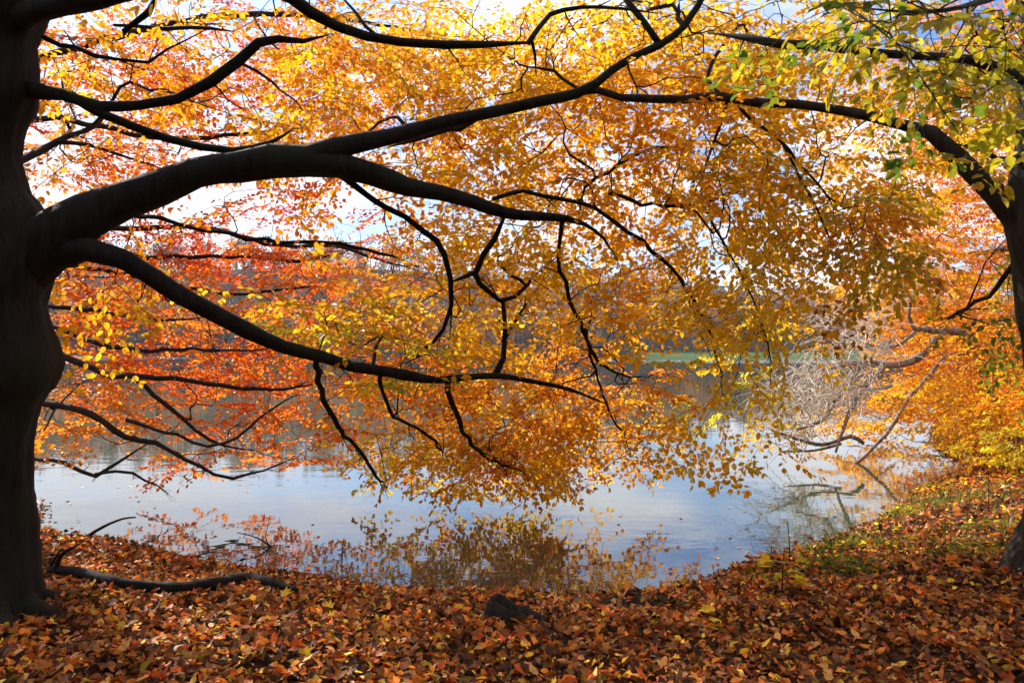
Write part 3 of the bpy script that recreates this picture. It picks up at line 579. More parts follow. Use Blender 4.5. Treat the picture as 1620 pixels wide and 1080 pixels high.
# ------------------------------------------------------------------ red-leaved tree behind the left trunk
b4 = np.array([-7.7, 11.3, gz(-7.7, 11.3)])
t4 = empty('red_beech_tree', b4, 'red and orange leaved tree behind the big dark trunk at left', 'tree')
T4 = Tree(.18)
pts = [b4 - [0, 0, .3], b4 + [0, 0, 1.2], b4 + [.1, 0, 3], b4 + [.1, .1, 5.5], b4 + [0, .2, 8.5], b4 + [.2, .2, 11]]
p, r = T4.limb(pts, [.36, .27, .24, .2, .13, .05], px=False); tb = Tubes(); tb.add(p, r, 16, .03); tb.build('trunk', M_red_bark, t4)
s4 = [
    ([(-55, 470, 11.3), (80, 484, 11.0), (160, 488, 10.8), (250, 496, 10.6), (330, 500, 10.5)], [7, 4.5, 4, 3.5, 2]),
    ([(-50, 480, 11.3), (80, 510, 11.0), (150, 532, 10.9), (220, 548, 10.8), (300, 551, 10.7), (410, 547, 10.7)], [8, 5, 4.5, 4.5, 4, 3]),
    ([(-50, 540, 11.3), (100, 570, 11.0), (170, 592, 10.9), (230, 592, 10.9), (310, 603, 10.9), (400, 606, 10.9), (500, 610, 11)], [10, 7, 6, 6, 5, 4.5, 3]),
    ([(210, 597, 10.9), (260, 630, 11), (290, 662, 11), (340, 695, 11.1), (400, 705, 11.2)], [5, 5, 4, 3.5, 2.5]),
    ([(-50, 620, 11.3), (75, 638, 11.1), (140, 655, 11), (200, 680, 11), (250, 705, 11), (290, 728, 11), (380, 742, 11.1), (470, 728, 11.2)], [10, 7, 7, 6, 5, 4, 3.5, 2]),
    ([(-50, 700, 11.3), (55, 722, 11.1), (100, 745, 11), (150, 752, 11), (200, 735, 11.1), (250, 700, 11.2)], [7, 4, 4, 4, 3, 2]),
    ([(150, 750, 11), (210, 758, 11), (270, 775, 11)], [3, 3, 2]),
    ([(200, 664, 11), (280, 690, 10.8), (350, 700, 10.7), (430, 655, 10.7), (470, 630, 10.8)], [4, 3.5, 3, 2.5, 2]),
    ([(-40, 380, 11.3), (120, 370, 11.2), (300, 360, 11.3), (420, 378, 11.5), (540, 386, 11.7), (600, 402, 12), (665, 425, 12.3)], [9, 6, 5, 5, 4, 3, 2]),
    ([(-40, 390, 11.3), (150, 395, 11.3), (340, 400, 11.5), (400, 408, 11.5), (470, 407, 11.6), (540, 395, 11.8)], [8, 6, 4, 4, 4, 3]),
    ([(-40, 420, 11.3), (120, 420, 11.5), (350, 458, 11.7), (450, 462, 12), (530, 452, 12.2)], [7, 5, 3.5, 3, 2]),
    ([(-40, 200, 11.3), (90, 190, 11.2), (250, 225, 11.2), (420, 220, 11.4), (480, 240, 11.5)], [8, 6, 5, 4, 2]),
    ([(-40, 120, 11.3), (100, 70, 11.2), (300, 40, 11.3), (500, 30, 11.6), (700, 60, 12)], [8, 7, 6, 5, 3]),
    ([(-40, -40, 11.3), (150, -90, 11.2), (400, -140, 11.6), (700, -120, 12)], [10, 8, 6, 4])]
s4 = [([(x + rng.normal(0, 5) * (i > 0), y + rng.normal(0, 6) * (i > 0), d) for i, (x, y, d) in enumerate(a)], [q * .9 for q in b]) for a, b in s4]
boughs(T4, s4, M_red_bark, t4)
H4 = SKY_HOLES + [(300, 660, 50, 20), (440, 650, 45, 25), (590, 470, 50, 40), (100, 700, 40, 20), (460, 590, 30, 16), (250, 570, 36, 10), (380, 640, 26, 16), (560, 440, 30, 20)]
s_ = [
    scatter([(40, 180), (90, 60), (480, 0), (560, 60), (560, 230), (420, 235), (250, 270), (70, 330)], 22, 10.4, 14, 'red:1 redor:4 orange:5 amber:1', 1.0, H4),
    scatter([(560, 40), (900, 60), (900, 180), (700, 210), (560, 220)], 44, 11, 14, 'red:1 redor:3 orange:3', .9, H4),
    scatter([(200, 370), (460, 300), (620, 330), (640, 400), (500, 410), (250, 400)], 30, 10.8, 13.5, 'redor:4 red:2 orange:2 brown:1', .62, H4),
    scatter([(90, 400), (250, 370), (480, 385), (640, 410), (660, 480), (620, 530), (520, 500), (350, 450), (230, 430)], 22, 11.0, 13.6, 'redor:4 red:1.6 orange:5 amber:1', .9, H4),
    scatter([(85, 430), (230, 440), (420, 510), (500, 560), (560, 600), (540, 640), (400, 650), (240, 640), (70, 650), (110, 560), (85, 500)], 21, 10.9, 12.8, 'orange:5 redor:5 red:.6 amber:1', .95, H4),
    scatter([(70, 640), (240, 640), (400, 650), (540, 650), (530, 712), (480, 738), (380, 742), (300, 747), (210, 715), (60, 680)], 22, 10.9, 12.2, 'orange:5 redor:3 amber:2', .9, H4 + [(80, 720, 60, 20), (150, 715, 60, 16)]),
    scatter([(-500, -500), (600, -500), (600, 0), (-500, 0)], 95, 9, 14, 'redor:3 orange:3', .8),
    scatter([(-700, 0), (-150, 0), (-150, 720), (-600, 700)], 80, 10, 13, 'redor:3 orange:3', .7),
]
targ, spec = merge(*s_); T4.grow(targ, up=.05)
seg, lv = place_sprays(T4, targ, spec, lib=SPR_FLAT, size=.086, droop=.0, scl=1.1, flat=.75)
T4.twigs('twigs', M_red_bark, t4, seg, rmin=.004)
leaves_mesh('foliage', lv[0], lv[1], lv[2], lv[3], lv[4], M_leaf, t4)
print('T4', len(targ), len(lv[0]))

# ------------------------------------------------------------------ orange tree on the right bank, beyond
b3 = np.array([13.6, 20.5, gz(13.6, 20.5)])
t3 = empty('orange_beech_tree', b3, 'sunlit orange leaved tree on the right bank, crown leaning low over the lake', 'tree')
T3 = Tree(.25)
p, r = T3.limb([b3 - [0, 0, .3], b3 + [-.1, 0, 1.5], b3 + [-.4, -.2, 4], b3 + [-.6, -.2, 7.5], b3 + [-.4, 0, 11], b3 + [-.6, 0, 15]], [.45, .33, .28, .22, .15, .05], px=False)
tb = Tubes(); tb.add(p, r, 16, .03); tb.build('trunk', M_dead_limb, t3)
s3 = [
    ([(1640, 540, 20), (1600, 570, 19), (1540, 560, 18), (1500, 563, 17.5), (1480, 580, 17.2), (1455, 612, 16.8), (1435, 632, 16.5), (1415, 668, 16.2), (1385, 705, 16), (1350, 735, 15.8), (1322, 748, 15.7)], [7, 5, 4.5, 4.5, 4.5, 4.5, 4, 3.5, 3, 3.5, 3]),
    ([(1640, 560, 20), (1570, 640, 19), (1520, 690, 18.4), (1460, 700, 18)], [6, 4, 3, 2]),
    ([(1650, 380, 20), (1560, 400, 20), (1500, 400, 20.5), (1430, 385, 21)], [7, 5, 4, 2]),
    ([(1650, 250, 20), (1560, 220, 21), (1480, 240, 22), (1430, 260, 22)], [7, 5, 4, 2]),
    ([(1650, 100, 20), (1560, 60, 21), (1500, 40, 22)], [7, 5, 3])]
boughs(T3, s3, M_dead_limb, t3)
s_ = [
    scatter([(1430, 230), (1620, 230), (1640, 420), (1480, 470), (1400, 470), (1440, 400), (1390, 330)], 14, 18, 24, 'orange:2.5 amber:4 redor:.6 gold:3', .95),
    scatter([(1360, 440), (1640, 420), (1640, 620), (1500, 560), (1440, 540), (1360, 500)], 15, 18, 24, 'amber:3.5 gold:4 orange:1.5', .95),
    scatter([(1400, 590), (1460, 540), (1640, 520), (1640, 730), (1500, 725), (1400, 700), (1330, 700), (1340, 650), (1390, 640)], 14, 16.6, 21, 'amber:3 gold:5 yellow:1 orange:1', .9),
    scatter([(1300, 140), (1620, 0), (1620, 230), (1440, 260), (1360, 270)], 24, 19, 25, 'orange:3 redor:2 amber:2', .8, SKY_HOLES),
    scatter([(1640, 0), (1900, 0), (1900, 720), (1640, 720)], 44, 16, 24, 'amber:4 orange:3', .7),
    scatter([(1430, 30), (1620, -20), (1620, 60), (1480, 110)], 24, 20, 26, 'redor:3 orange:3 tan:1', .8)]
targ, spec = merge(*s_); T3.grow(targ, up=.05)
seg, lv = place_sprays(T3, targ, spec, lib=SPR_FLAT, size=.115, droop=.1, scl=1.5, flat=.6)
T3.twigs('twigs', M_dead_limb, t3, seg, rmin=.006)
leaves_mesh('foliage', lv[0], lv[1], lv[2], lv[3], lv[4], M_leaf, t3)
print('T3', len(targ), len(lv[0]))

# ------------------------------------------------------------------ bare dead tree leaning over the lake
b5 = np.array([11.0, 18.2, gz(11.0, 18.2)])
t5 = empty('dead_tree', b5, 'bleached bare tree with a tangle of leafless pale twigs drooping over the lake at right', 'tree')
T5 = Tree(.16); tb = Tubes()
for pp, rpx in [
    ([(1571, 660, 18.2), (1560, 590, 17.8), (1535, 538, 17.4), (1500, 522, 17), (1487, 530, 16.8), (1465, 555, 16.6), (1440, 572, 16.4), (1405, 578, 16.2), (1370, 574, 16), (1320, 578, 15.8), (1270, 590, 15.6)], [13, 10, 8, 6, 6, 6.5, 6, 5.5, 4.5, 3.5, 2]),
    ([(1487, 526, 16.8), (1460, 520, 16.6), (1448, 522, 16.5), (1438, 500, 16.4), (1440, 480, 16.3), (1448, 462, 16.3)], [5, 4.5, 3.5, 3, 2.5, 1.5]),
    ([(1450, 522, 16.5), (1430, 540, 16.4), (1400, 550, 16.2), (1340, 535, 16)], [3, 2.5, 2, 1.5]),
    ([(1370, 574, 16), (1340, 600, 15.7), (1318, 640, 15.3), (1300, 665, 15), (1260, 680, 14.8)], [4, 4, 3.5, 3, 2]),
    ([(1400, 578, 16.1), (1370, 610, 15.6), (1345, 650, 15.2), (1330, 690, 14.9), (1322, 715, 14.8)], [4, 4, 3.5, 2.5, 2]),
    ([(1410, 610, 16), (1380, 617, 15.7), (1350, 612, 15.5), (1310, 640, 15.2)], [3, 3, 2.5, 2]),
    ([(1365, 700, 15.7), (1345, 690, 15.5), (1310, 702, 15.2), (1280, 700, 15), (1220, 680, 14.8)], [3.5, 3.5, 3, 3, 1.5]),
    ([(1330, 702, 15.4), (1290, 712, 15.2), (1240, 714, 15)], [2.5, 2, 1.2])]:
    r = [q / F * a[2] for q, a in zip(rpx, pp)]; p, rr = T5.limb(pp, r); tb.add(p, rr, 8, .07)
tb.build('trunk', M_dead_limb, t5)
s_ = [
    scatter([(1300, 490), (1400, 480), (1420, 560), (1300, 570), (1290, 530)], 15, 15, 16.8, 'tan:1', .9),
    scatter([(1215, 610), (1260, 575), (1400, 580), (1380, 640), (1330, 690), (1250, 690), (1205, 650)], 15, 14.2, 16, 'tan:1', .95),
    scatter([(1400, 440), (1540, 420), (1500, 500), (1400, 500)], 19, 15.8, 17.2, 'tan:1', .5),
    scatter([(1205, 640), (1300, 690), (1260, 720), (1200, 690)], 22, 14.4, 15.4, 'tan:1', .5)]
targ, spec = merge(*s_); T5.grow(targ, up=.28, wob=.12)
T5.twigs('branches', M_dead, t5, None, rmin=.0085)
# drooping hair-like twigs off every tip
tb = Tubes()
for ti, j in T5.ends:
    o = T5.A[j]
    for k in range(5):
        d = np.array([-.7, -.2, .35]) + rng.normal(0, .5, 3); d /= np.linalg.norm(d); L = rng.uniform(.35, 1.1); q = [o]
        for a in range(6):
            d = d + np.array([0, 0, -.16]) + rng.normal(0, .1, 3); d /= np.linalg.norm(d); q.append(q[-1] + d * L / 6)
        q = np.array(q)
        if q[:, 2].min() > .02: tb.add(q, np.linspace(.0105, .005, 7), 3, 0, cap=False)
tb.build('twigs', M_dead, t5)

# ------------------------------------------------------------------ leafy undergrowth on the right bank
def shrub(name, x, y, h, wd, n, spec, label, cat, size=.07, group=None, mat_=None, droop=.2, stems=5):
    b = np.array([x, y, gz(x, y)]); e = empty(name, b, label, cat, group); T = Tree(.08)
    tb = Tubes()
    for k in range(stems):
        a = rng.uniform(0, 6.28); l = rng.uniform(.1, .45) * wd
        p, r = T.limb([b + [0, 0, -.05], b + [math.cos(a) * l * .4, math.sin(a) * l * .4, h * .35], b + [math.cos(a) * l, math.sin(a) * l, h * rng.uniform(.6, .9)]], [.012 * h + .003, .008 * h + .002, .003], px=False)
        tb.add(p, r, 5, .05)
    tb.build('stems', M_dead_limb, e)
    t = rng.normal(0, .36, (n, 3)) * [wd, wd, h * .55] + b + [0, 0, h * .6]; t = t[t[:, 2] > b[2] + .08]
    T.grow(t, up=.15); seg, lv = place_sprays(T, t, spec, lib=SPR_THIN, size=size, scl=min(1, .35 + h * .3), droop=droop)
    T.twigs('twigs', M_twig, e, seg); leaves_mesh('foliage', *lv, mat_ or M_leaf, e); return e
for (x, y, h, wd, n, spec, lab) in [
    (8.6, 13.6, 1.7, 1.6, 150, 'gold:3 orange:2 amber:3', 'golden orange leafy bush at the right water edge'),
    (9.9, 15.6, 2.6, 2.2, 230, 'amber:3 orange:3 gold:2', 'tall orange bush behind the small yellow-green bush on the right bank'),
    (7.7, 12.1, .7, .9, 42, 'lime:3 yellow:3 olive:1', 'small yellow-green bush low on the right bank by the water'),
    (8.9, 12.4, 1.3, 1.5, 120, 'gold:3 lime:1 redor:2 amber:2', 'mixed red and yellow bush on the right bank near the frame edge'),
    (11.4, 14.6, 3.0, 2.4, 230, 'amber:3 gold:2 olive:1 orange:2', 'tall amber bush at the right frame edge behind the bank crest')]:
    shrub('bush', x, y, h, wd, n, spec, lab, 'bush', .085, 'bushes along the right bank')

# ------------------------------------------------------------------ leaf litter
MAPLE = np.array([[0, 0, 0]] + [[r_ * math.sin(a), .42 + r_ * -math.cos(a), z] for r_, a, z in
    [(.40, 0.25, 0), (.34, .9, .02), (.56, 1.35, .07), (.28, 1.75, .03), (.58, 2.35, .08), (.30, 2.75, .02), (.60, 3.14, -.05), (.30, 3.53, .02), (.58, 3.93, .08), (.28, 4.53, .03), (.56, 4.93, .07), (.34, 5.38, .02), (.40, 6.03, 0)]])
MAPLE = np.vstack([MAPLE[1:], [[0, .42, -.03]]]); kM = 13
MAPQ = np.array([[a, (a + 1) % kM, kM] for a in range(kM)])
def litter(n, x0, x1, y0, y1, size, shape, quads, name, spec, smin=.0, prob=None):
    x = rng.uniform(x0, x1, n); y = rng.uniform(y0, y1, n); s = sdist(x, y)
    k = (s > smin + rng.normal(0, .06, n)) & (np.abs(x) < y * .75 + 1.2); x, y = x[k], y[k]; n = len(x); z = ground_z(x, y)
    th = rng.uniform(0, 6.283, n); d = np.stack([np.cos(th), np.sin(th), rng.normal(0, .22, n)], 1)
    nn = np.array([0, 0, 1.]) + rng.normal(0, .75, (n, 3))
    pos = np.stack([x, y, np.maximum(z, .004) + rng.uniform(.002, .045, n)], 1)
    c = mixpal(spec, n) * rng.uniform(.2, 1.5, (n, 1))
    return pos, d, nn, size * rng.uniform(.6, 1.25, n), np.clip(c, 0, .9)
def on_ground(x_px, y_px, lift=0):
    """where the view ray through a photo pixel meets the bank"""
    for d in np.arange(2.5, 40, .03):
        q = P(x_px, y_px, d)
        if q[2] <= gz(q[0], q[1]) + lift: return q
    return q
PAL.update(lbrown=(.27, .095, .022), lred=(.42, .075, .014), lorange=(.62, .19, .02), ltan=(.58, .29, .08), ldark=(.07, .025, .010), lyel=(.72, .45, .03), lpink=(.50, .20, .10))
LS = 'lbrown:5 lred:2.2 lorange:4 ltan:2.2 ldark:3.6 lyel:1.1 lpink:.7'
parts = [litter(15000, -6.5, 10, 2.4, 15, .072, None, None, 'm', LS)]
a = parts[0]; o = leaves_mesh('leaf_litter', *a, M_litter, None, MAPLE, MAPQ, curls=.38)
b_ = litter(92000, -8, 13, 2.4, 19, .058, None, None, 'b', LS)
c_l = litter(46000, -6, 7, 2.4, 8.5, .062, None, None, 'b', LS)
b_ = tuple(np.concatenate([q1, q2]) for q1, q2 in zip(b_, c_l))
o2 = leaves_mesh('leaf_litter', *b_, M_litter, None, curls=.38)
mq = on_ground(1010, 968); nl = 130; lx = mq[0] + rng.normal(0, .30, nl); ly = mq[1] + .1 + rng.normal(0, .20, nl)
lr = np.hypot((lx - mq[0]) / .55, (ly - mq[1] - .1) / .36); lz = ground_z(lx, ly) + .11 * np.clip(1 - lr ** 2.2, 0, 1) + .015; th = rng.uniform(0, 6.28, nl)
o3 = leaves_mesh('leaf_litter', np.stack([lx, ly, lz], 1), np.stack([np.cos(th), np.sin(th), rng.normal(0, .2, nl)], 1), np.array([0, 0, 1.]) + rng.normal(0, .4, (nl, 3)), rng.uniform(.05, .09, nl), mixpal(LS, nl) * rng.uniform(.3, 1.3, (nl, 1)), M_litter, None, curls=.38)
dg = [o, o2, o3]
bpy.ops.object.select_all(action='DESELECT')
for q in dg: q.select_set(True)
bpy.context.view_layer.objects.active = o; bpy.ops.object.join()
tag(o, 'fallen brown, red and orange leaves covering the bank', 'fallen leaves', kind='stuff')
# leaves afloat on the lake near the bank
n = 900; x = rng.uniform(-7, 9, n); y = rng.uniform(7, 17, n); s = sdist(x, y); k = (s < -.03) & (rng.random(n) < np.exp(s / .8) + .02); x, y = x[k], y[k]; n = len(x); th = rng.uniform(0, 6.28, n)
o = leaves_mesh('floating_leaves', np.stack([x, y, np.full(n, .006)], 1), np.stack([np.cos(th), np.sin(th), np.full(n, .03)], 1), np.array([0, 0, 1.]) + rng.normal(0, .08, (n, 3)), np.full(n, .07), mixpal(LS, n), M_litter)
tag(o, 'scattered leaves floating on the lake beside the bank', 'floating leaves', kind='stuff')

# ------------------------------------------------------------------ log, stump, mound, sticks
def single(name, tb, m, label, cat, group=None):
    v = np.concatenate(tb.v); c = v.mean(0); e = bpy.data.objects.new('tmp', None); e.location = (c[0], c[1], v[:, 2].min())
    o = tb.build(name, m, e); o.parent = None; o.location = e.location; bpy.data.objects.remove(e); return tag(o, label, cat, group)
pts = [on_ground(x, y + 6) + [0, 0, .062] for x, y in ((80, 905), (130, 912), (185, 928), (240, 936), (290, 936), (340, 930), (385, 922), (430, 928), (470, 940))]
tb = Tubes(); p, r = catmull(pts, np.array([.036, .042, .046, .048, .050, .050, .056, .044, .018]), .06); tb.add(p, r, 10, .05)
single('fallen_branch', tb, M_log, 'long dark wet branch lying on the leaves at the foot of the left beech', 'branch')
q = on_ground(82, 915); tb = Tubes()
tb.add(*catmull([q + [0, 0, -.05], P(95, 880, q[1]), P(112, 868, q[1]), P(128, 858, q[1])], [.022, .018, .012, .006], .05), 7, .06)
tb.add(*catmull([P(80, 895, q[1]), P(90, 878, q[1]), P(97, 868, q[1])], [.014, .01, .005], .05), 6, .06)
single('broken_stick', tb, M_log, 'short dark forked stick standing up beside the left beech trunk', 'stick')
def rough_dome(name, x, y, rx, ry, h, m, label, cat, hollow=False, rot=0):
    nu, nv = 40, 14; V = []
    f = rng.random(6) * 6
    for j in range(nv + 1):
        for i in range(nu):
            a = i / nu * 2 * math.pi; r_ = j / nv
            w_ = 1 + .10 * math.sin(3 * a + f[0]) + .07 * math.sin(5 * a + f[1]) + .06 * math.sin(9 * a + f[2])
            X = math.cos(a) * rx * r_ * w_; Y = math.sin(a) * ry * r_ * w_
            z = h * (1 - r_ ** 2.2) * (1 + .18 * math.sin(X * 18 + f[3]) * math.cos(Y * 15 + f[4]) + .07 * rng.normal())
            z -= (.05 * r_ ** 2)
            if hollow: z -= h * .45 * math.exp(-((X + rx * .1) / (.28 * rx)) ** 2 - ((Y + ry * .1) / (.4 * ry)) ** 2)
            c, s_ = math.cos(rot), math.sin(rot); V.append((c * X - s_ * Y, s_ * X + c * Y, z))
    q = [[j * nu + i, j * nu + (i + 1) % nu, (j + 1) * nu + (i + 1) % nu, (j + 1) * nu + i] for j in range(nv) for i in range(nu)]
    o = mesh_obj(name, V, [q], m, None, smooth=True); o.location = (x, y, gz(x, y)); return tag(o, label, cat)
q = on_ground(800, 985)
# decayed stump: hollow shell with a jagged rim and roots running off to the right
tb = Tubes(); bx, by, bz = q[0], q[1], gz(q[0], q[1])
nn_ = 26; V = []; 
for j, (rr, zz) in enumerate([(.19, -.06), (.15, .03), (.125, .09), (.115, .150), (.085, .145), (.07, .06), (.02, .03)]):
    for i in range(nn_):
        a = i / nn_ * 6.283; w_ = 1 + .16 * math.sin(3 * a + 1) + .1 * math.sin(7 * a) ; jag = (.018 * math.sin(3 * a + 2) + .008 * math.sin(11 * a)) if j in (3, 4) else 0
        V.append((bx + math.cos(a) * rr * w_ * 1.15, by + math.sin(a) * rr * w_, bz + zz + jag - (.05 * max(0, math.cos(a)) if zz > .06 else 0)))
tb.v.append(np.array(V)); tb.q.append(np.array([[j * nn_ + i, j * nn_ + (i + 1) % nn_, (j + 1) * nn_ + (i + 1) % nn_, (j + 1) * nn_ + i] for j in range(6) for i in range(nn_)])); tb.n += len(V)
for a, L, r0, lift in ((-.12, .46, .062, .06), (-.42, .34, .05, .04), (.35, .3, .045, .03), (2.9, .28, .04, .02), (1.4, .3, .05, .02)):
    pts = [(bx + math.cos(a - .03 * k) * (.03 + L * k / 5), by + math.sin(a - .03 * k) * (.03 + L * k / 5), gz(bx + math.cos(a) * L * k / 5, by + math.sin(a) * L * k / 5) + lift * (1 - k / 5) + .02 * (1 - k / 4)) for k in range(6)]
    tb.add(*catmull(pts, np.linspace(r0, .012, 6), .04), 9, .08)
single('tree_stump', tb, M_stump, 'low rotten dark stump with roots half buried in fallen leaves', 'stump')
q = on_ground(1010, 968); rough_dome('root_mound', q[0], q[1] + .1, .55, .36, .11, M_stump, 'dark mossy root mound on the bank right of the stump', 'root mound', rot=.1)
tb = Tubes()
for xs in ([(135, 850), (165, 832), (195, 820), (215, 818)],):
    q = on_ground(xs[0][0], xs[0][1] + 4); tb.add(*catmull([P(a, b, q[1] + .05 * k) for k, (a, b) in enumerate(xs)], [.02, .016, .012, .008], .06), 7, .06)
single('driftwood_branch', tb, M_log, 'dark curved branch rising out of the left bank over the water', 'branch')
tb = Tubes(); q = on_ground(400, 905)
D = 9.0
for xs, rs in [([(448, 895), (438, 876), (420, 858), (400, 848), (375, 842)], [.013, .012, .01, .007, .005]), ([(430, 868), (420, 850), (424, 832), (426, 815)], [.007, .005, .004, .002]), ([(448, 895), (438, 902), (430, 908)], [.011, .009, .006]), ([(425, 862), (412, 872), (405, 888)], [.006, .005, .004])]:
    tb.add(*catmull([P(a, b, D) for a, b in xs], rs, .04), 6, .08)
single('submerged_branch', tb, M_log, 'thin bent leafless twigs poking out of the lake near the left bank', 'branch')
for k, (x, y, lab) in enumerate([(1552, 800, 'pale crooked twig standing on the right bank'), ]):
    q = on_ground(1560, 840); tb = Tubes(); tb.add(*catmull([q, P(1598, 830, q[1] - .02), P(1602, 815, q[1]), P(1595, 802, q[1])], [.012, .012, .01, .005], .05), 6, .06)
    single('pale_twig', tb, M_dead, lab, 'twig')

# ------------------------------------------------------------------ small plants on the bank
def sapling(x_px, y_px, top_px, spec, label, leaves, lean=0, size=.09, maple=False, d=None):
    q = on_ground(x_px, y_px) if d is None else P(x_px, y_px, d); b = np.array([q[0], q[1], max(gz(q[0], q[1]), -.2)]); h = (y_px - top_px) / F * q[1]
    e = empty('sapling', b, label, 'sapling', 'young saplings on the bank'); tb = Tubes()
    p, r = catmull([b - [0, 0, .03], b + [lean * .3 * h, 0, h * .5], b + [lean * h, 0, h]], [.006, .005, .003], .03); tb.add(p, r, 5, .04)
    pos, dd, nn = [], [], []
    for k in range(leaves):
        i = int(len(p) * rng.uniform(.35, 1)) - 1; a = rng.uniform(0, 6.28); L = rng.uniform(.04, .14)
        v = np.array([math.cos(a), math.sin(a), rng.uniform(-.1, .5)]); c = p[i] + v * L; tb.add(np.array([p[i], c]), [.0025, .0015], 3, 0, cap=False)
        pos.append(c); dd.append(v + [0, 0, -.4]); nn.append([0, 0, 1.] + rng.normal(0, .4, 3))
    tb.build('stem', M_twig, e); n = leaves
    sh = (MAPLE, MAPQ) if maple else (LEAF6, LEAF6Q)
    leaves_mesh('foliage', np.array(pos), np.array(dd), np.array(nn), size * rng.uniform(.7, 1.1, n), mixpal(spec, n), M_leaf, e, *sh)
sapling(1237, 945, 870, 'olive:2 yellow:2 gold:1', 'maple sapling with yellow-green leaves on the leafy bank, nearest the middle', 16, .05, .12, True)
sapling(1222, 905, 865, 'brown:2 orange:1 dkred:1', 'small sapling with brown-red leaves at the water edge', 8, -.05, .10, True)
sapling(1318, 872, 838, 'olive:2 green:2', 'thin green-leaved seedling standing against the water, right of centre', 11, -.4, .075)
sapling(1250, 893, 825, 'brown:1', 'bare thin upright stem at the water edge with few leaves', 2, -.06, .05)
sapling(540, 905, 838, 'lime:3 olive:1', 'small lime-leaved shoot standing in the shallow water left of centre', 9, .05, .055, False, 8.2)
sapling(1400, 850, 826, 'lime:2 yellow:1', 'tiny lime-yellow seedling on the right bank', 10, 0, .08)
sapling(1564, 812, 745, 'amber:1', 'straight thin bare stem on the right bank crest', 2, 0, .05)
# grass and low green weeds
def tufts(spots, name, label, cat):
    V, Q, C = [], [], []
    for (x_px, y_px, rad, n, hgt) in spots:
        q = on_ground(x_px, y_px)
        for k in range(n):
            x = q[0] + rng.normal(0, rad); y = q[1] + rng.normal(0, rad * 1.1)
            if sdist([x], [y])[0] < .02: continue
            z = gz(x, y); h = hgt * rng.uniform(.5, 1.2); a = rng.uniform(0, 6.28); w_ = rng.uniform(.002, .005); ln_ = rng.uniform(.1, .6) * h
            b = len(V); ca, sa = math.cos(a), math.sin(a)
            V += [(x - sa * w_, y + ca * w_, z), (x + sa * w_, y - ca * w_, z), (x + sa * w_ * .7 + ca * ln_ * .4, y - ca * w_ * .7 + sa * ln_ * .4, z + h * .6), (x - sa * w_ * .7 + ca * ln_ * .4, y + ca * w_ * .7 + sa * ln_ * .4, z + h * .6), (x + ca * ln_, y + sa * ln_, z + h)]
            Q.append([b, b + 1, b + 2, b + 3]); Q.append([b + 3, b + 2, b + 4, b + 4]); c = np.array([.10, .20, .03]) * rng.uniform(.6, 1.6) + np.array([.12, .05, 0]) * rng.random(); C += [c] * 5
    Q = np.array(Q); q4 = Q[0::2]; q3 = Q[1::2][:, :3]
    tag(mesh_obj(name, V, [q4, q3], M_leaf, None, np.clip(C, 0, 1)), label, cat, kind='stuff')
tufts([(1580, 835, .30, 500, .10), (1540, 870, .22, 350, .10), (1500, 860, .25, 200, .08), (1350, 905, .16, 260, .10), (1310, 895, .12, 200, .10), (1330, 868, .14, 260, .10), (1300, 876, .12, 160, .10), (1400, 865, .14, 160, .10), (1440, 810, .3, 320, .13), (1480, 790, .35, 260, .14), (1230, 920, .15, 120, .08), (1190, 905, .08, 80, .07), (1260, 885, .12, 120, .08), (1560, 790, .5, 300, .12), (1350, 850, .1, 100, .1)], 'grass', 'green grass tufts growing through the leaves on the right bank', 'grass')
def weeds(spots, label):
    pos, dd, nn, sz, cc = [], [], [], [], []
    for (x_px, y_px, rad, n, spec) in spots:
        q = on_ground(x_px, y_px)
        x = q[0] + rng.normal(0, rad, n); y = q[1] + rng.normal(0, rad, n); z = ground_z(x, y) + rng.uniform(.02, .13, n); k = sdist(x, y) > 0
        th = rng.uniform(0, 6.28, n); pos.append(np.stack([x, y, z], 1)[k]); dd.append(np.stack([np.cos(th), np.sin(th), rng.normal(0, .3, n)], 1)[k]); nn.append((np.array([0, 0, 1.]) + rng.normal(0, .5, (n, 3)))[k]); sz.append(rng.uniform(.04, .075, n)[k]); cc.append(mixpal(spec, n)[k])
    c = np.concatenate
    tag(leaves_mesh('weeds', c(pos), c(dd), c(nn), c(sz), c(cc), M_leaf), label, 'weeds', kind='stuff')
weeds([(1350, 905, .18, 60, 'green:3 olive:1'), (1330, 870, .14, 55, 'green:2 olive:2'), (1400, 872, .2, 55, 'lime:3 yellow:2'), (1580, 830, .3, 85, 'green:2 olive:2 lime:1'), (1530, 880, .2, 60, 'green:2 olive:2'), (1420, 815, .25, 60, 'olive:2 lime:2'), (1480, 775, .3, 75, 'yellow:2 lime:2'), (1560, 770, .4, 110, 'gold:2 lime:1 redor:2'), (1480, 780, .3, 50, 'gold:2 orange:2'), (1240, 925, .1, 20, 'olive:2 lime:1')], 'low green and yellow weeds among the leaves on the right bank')

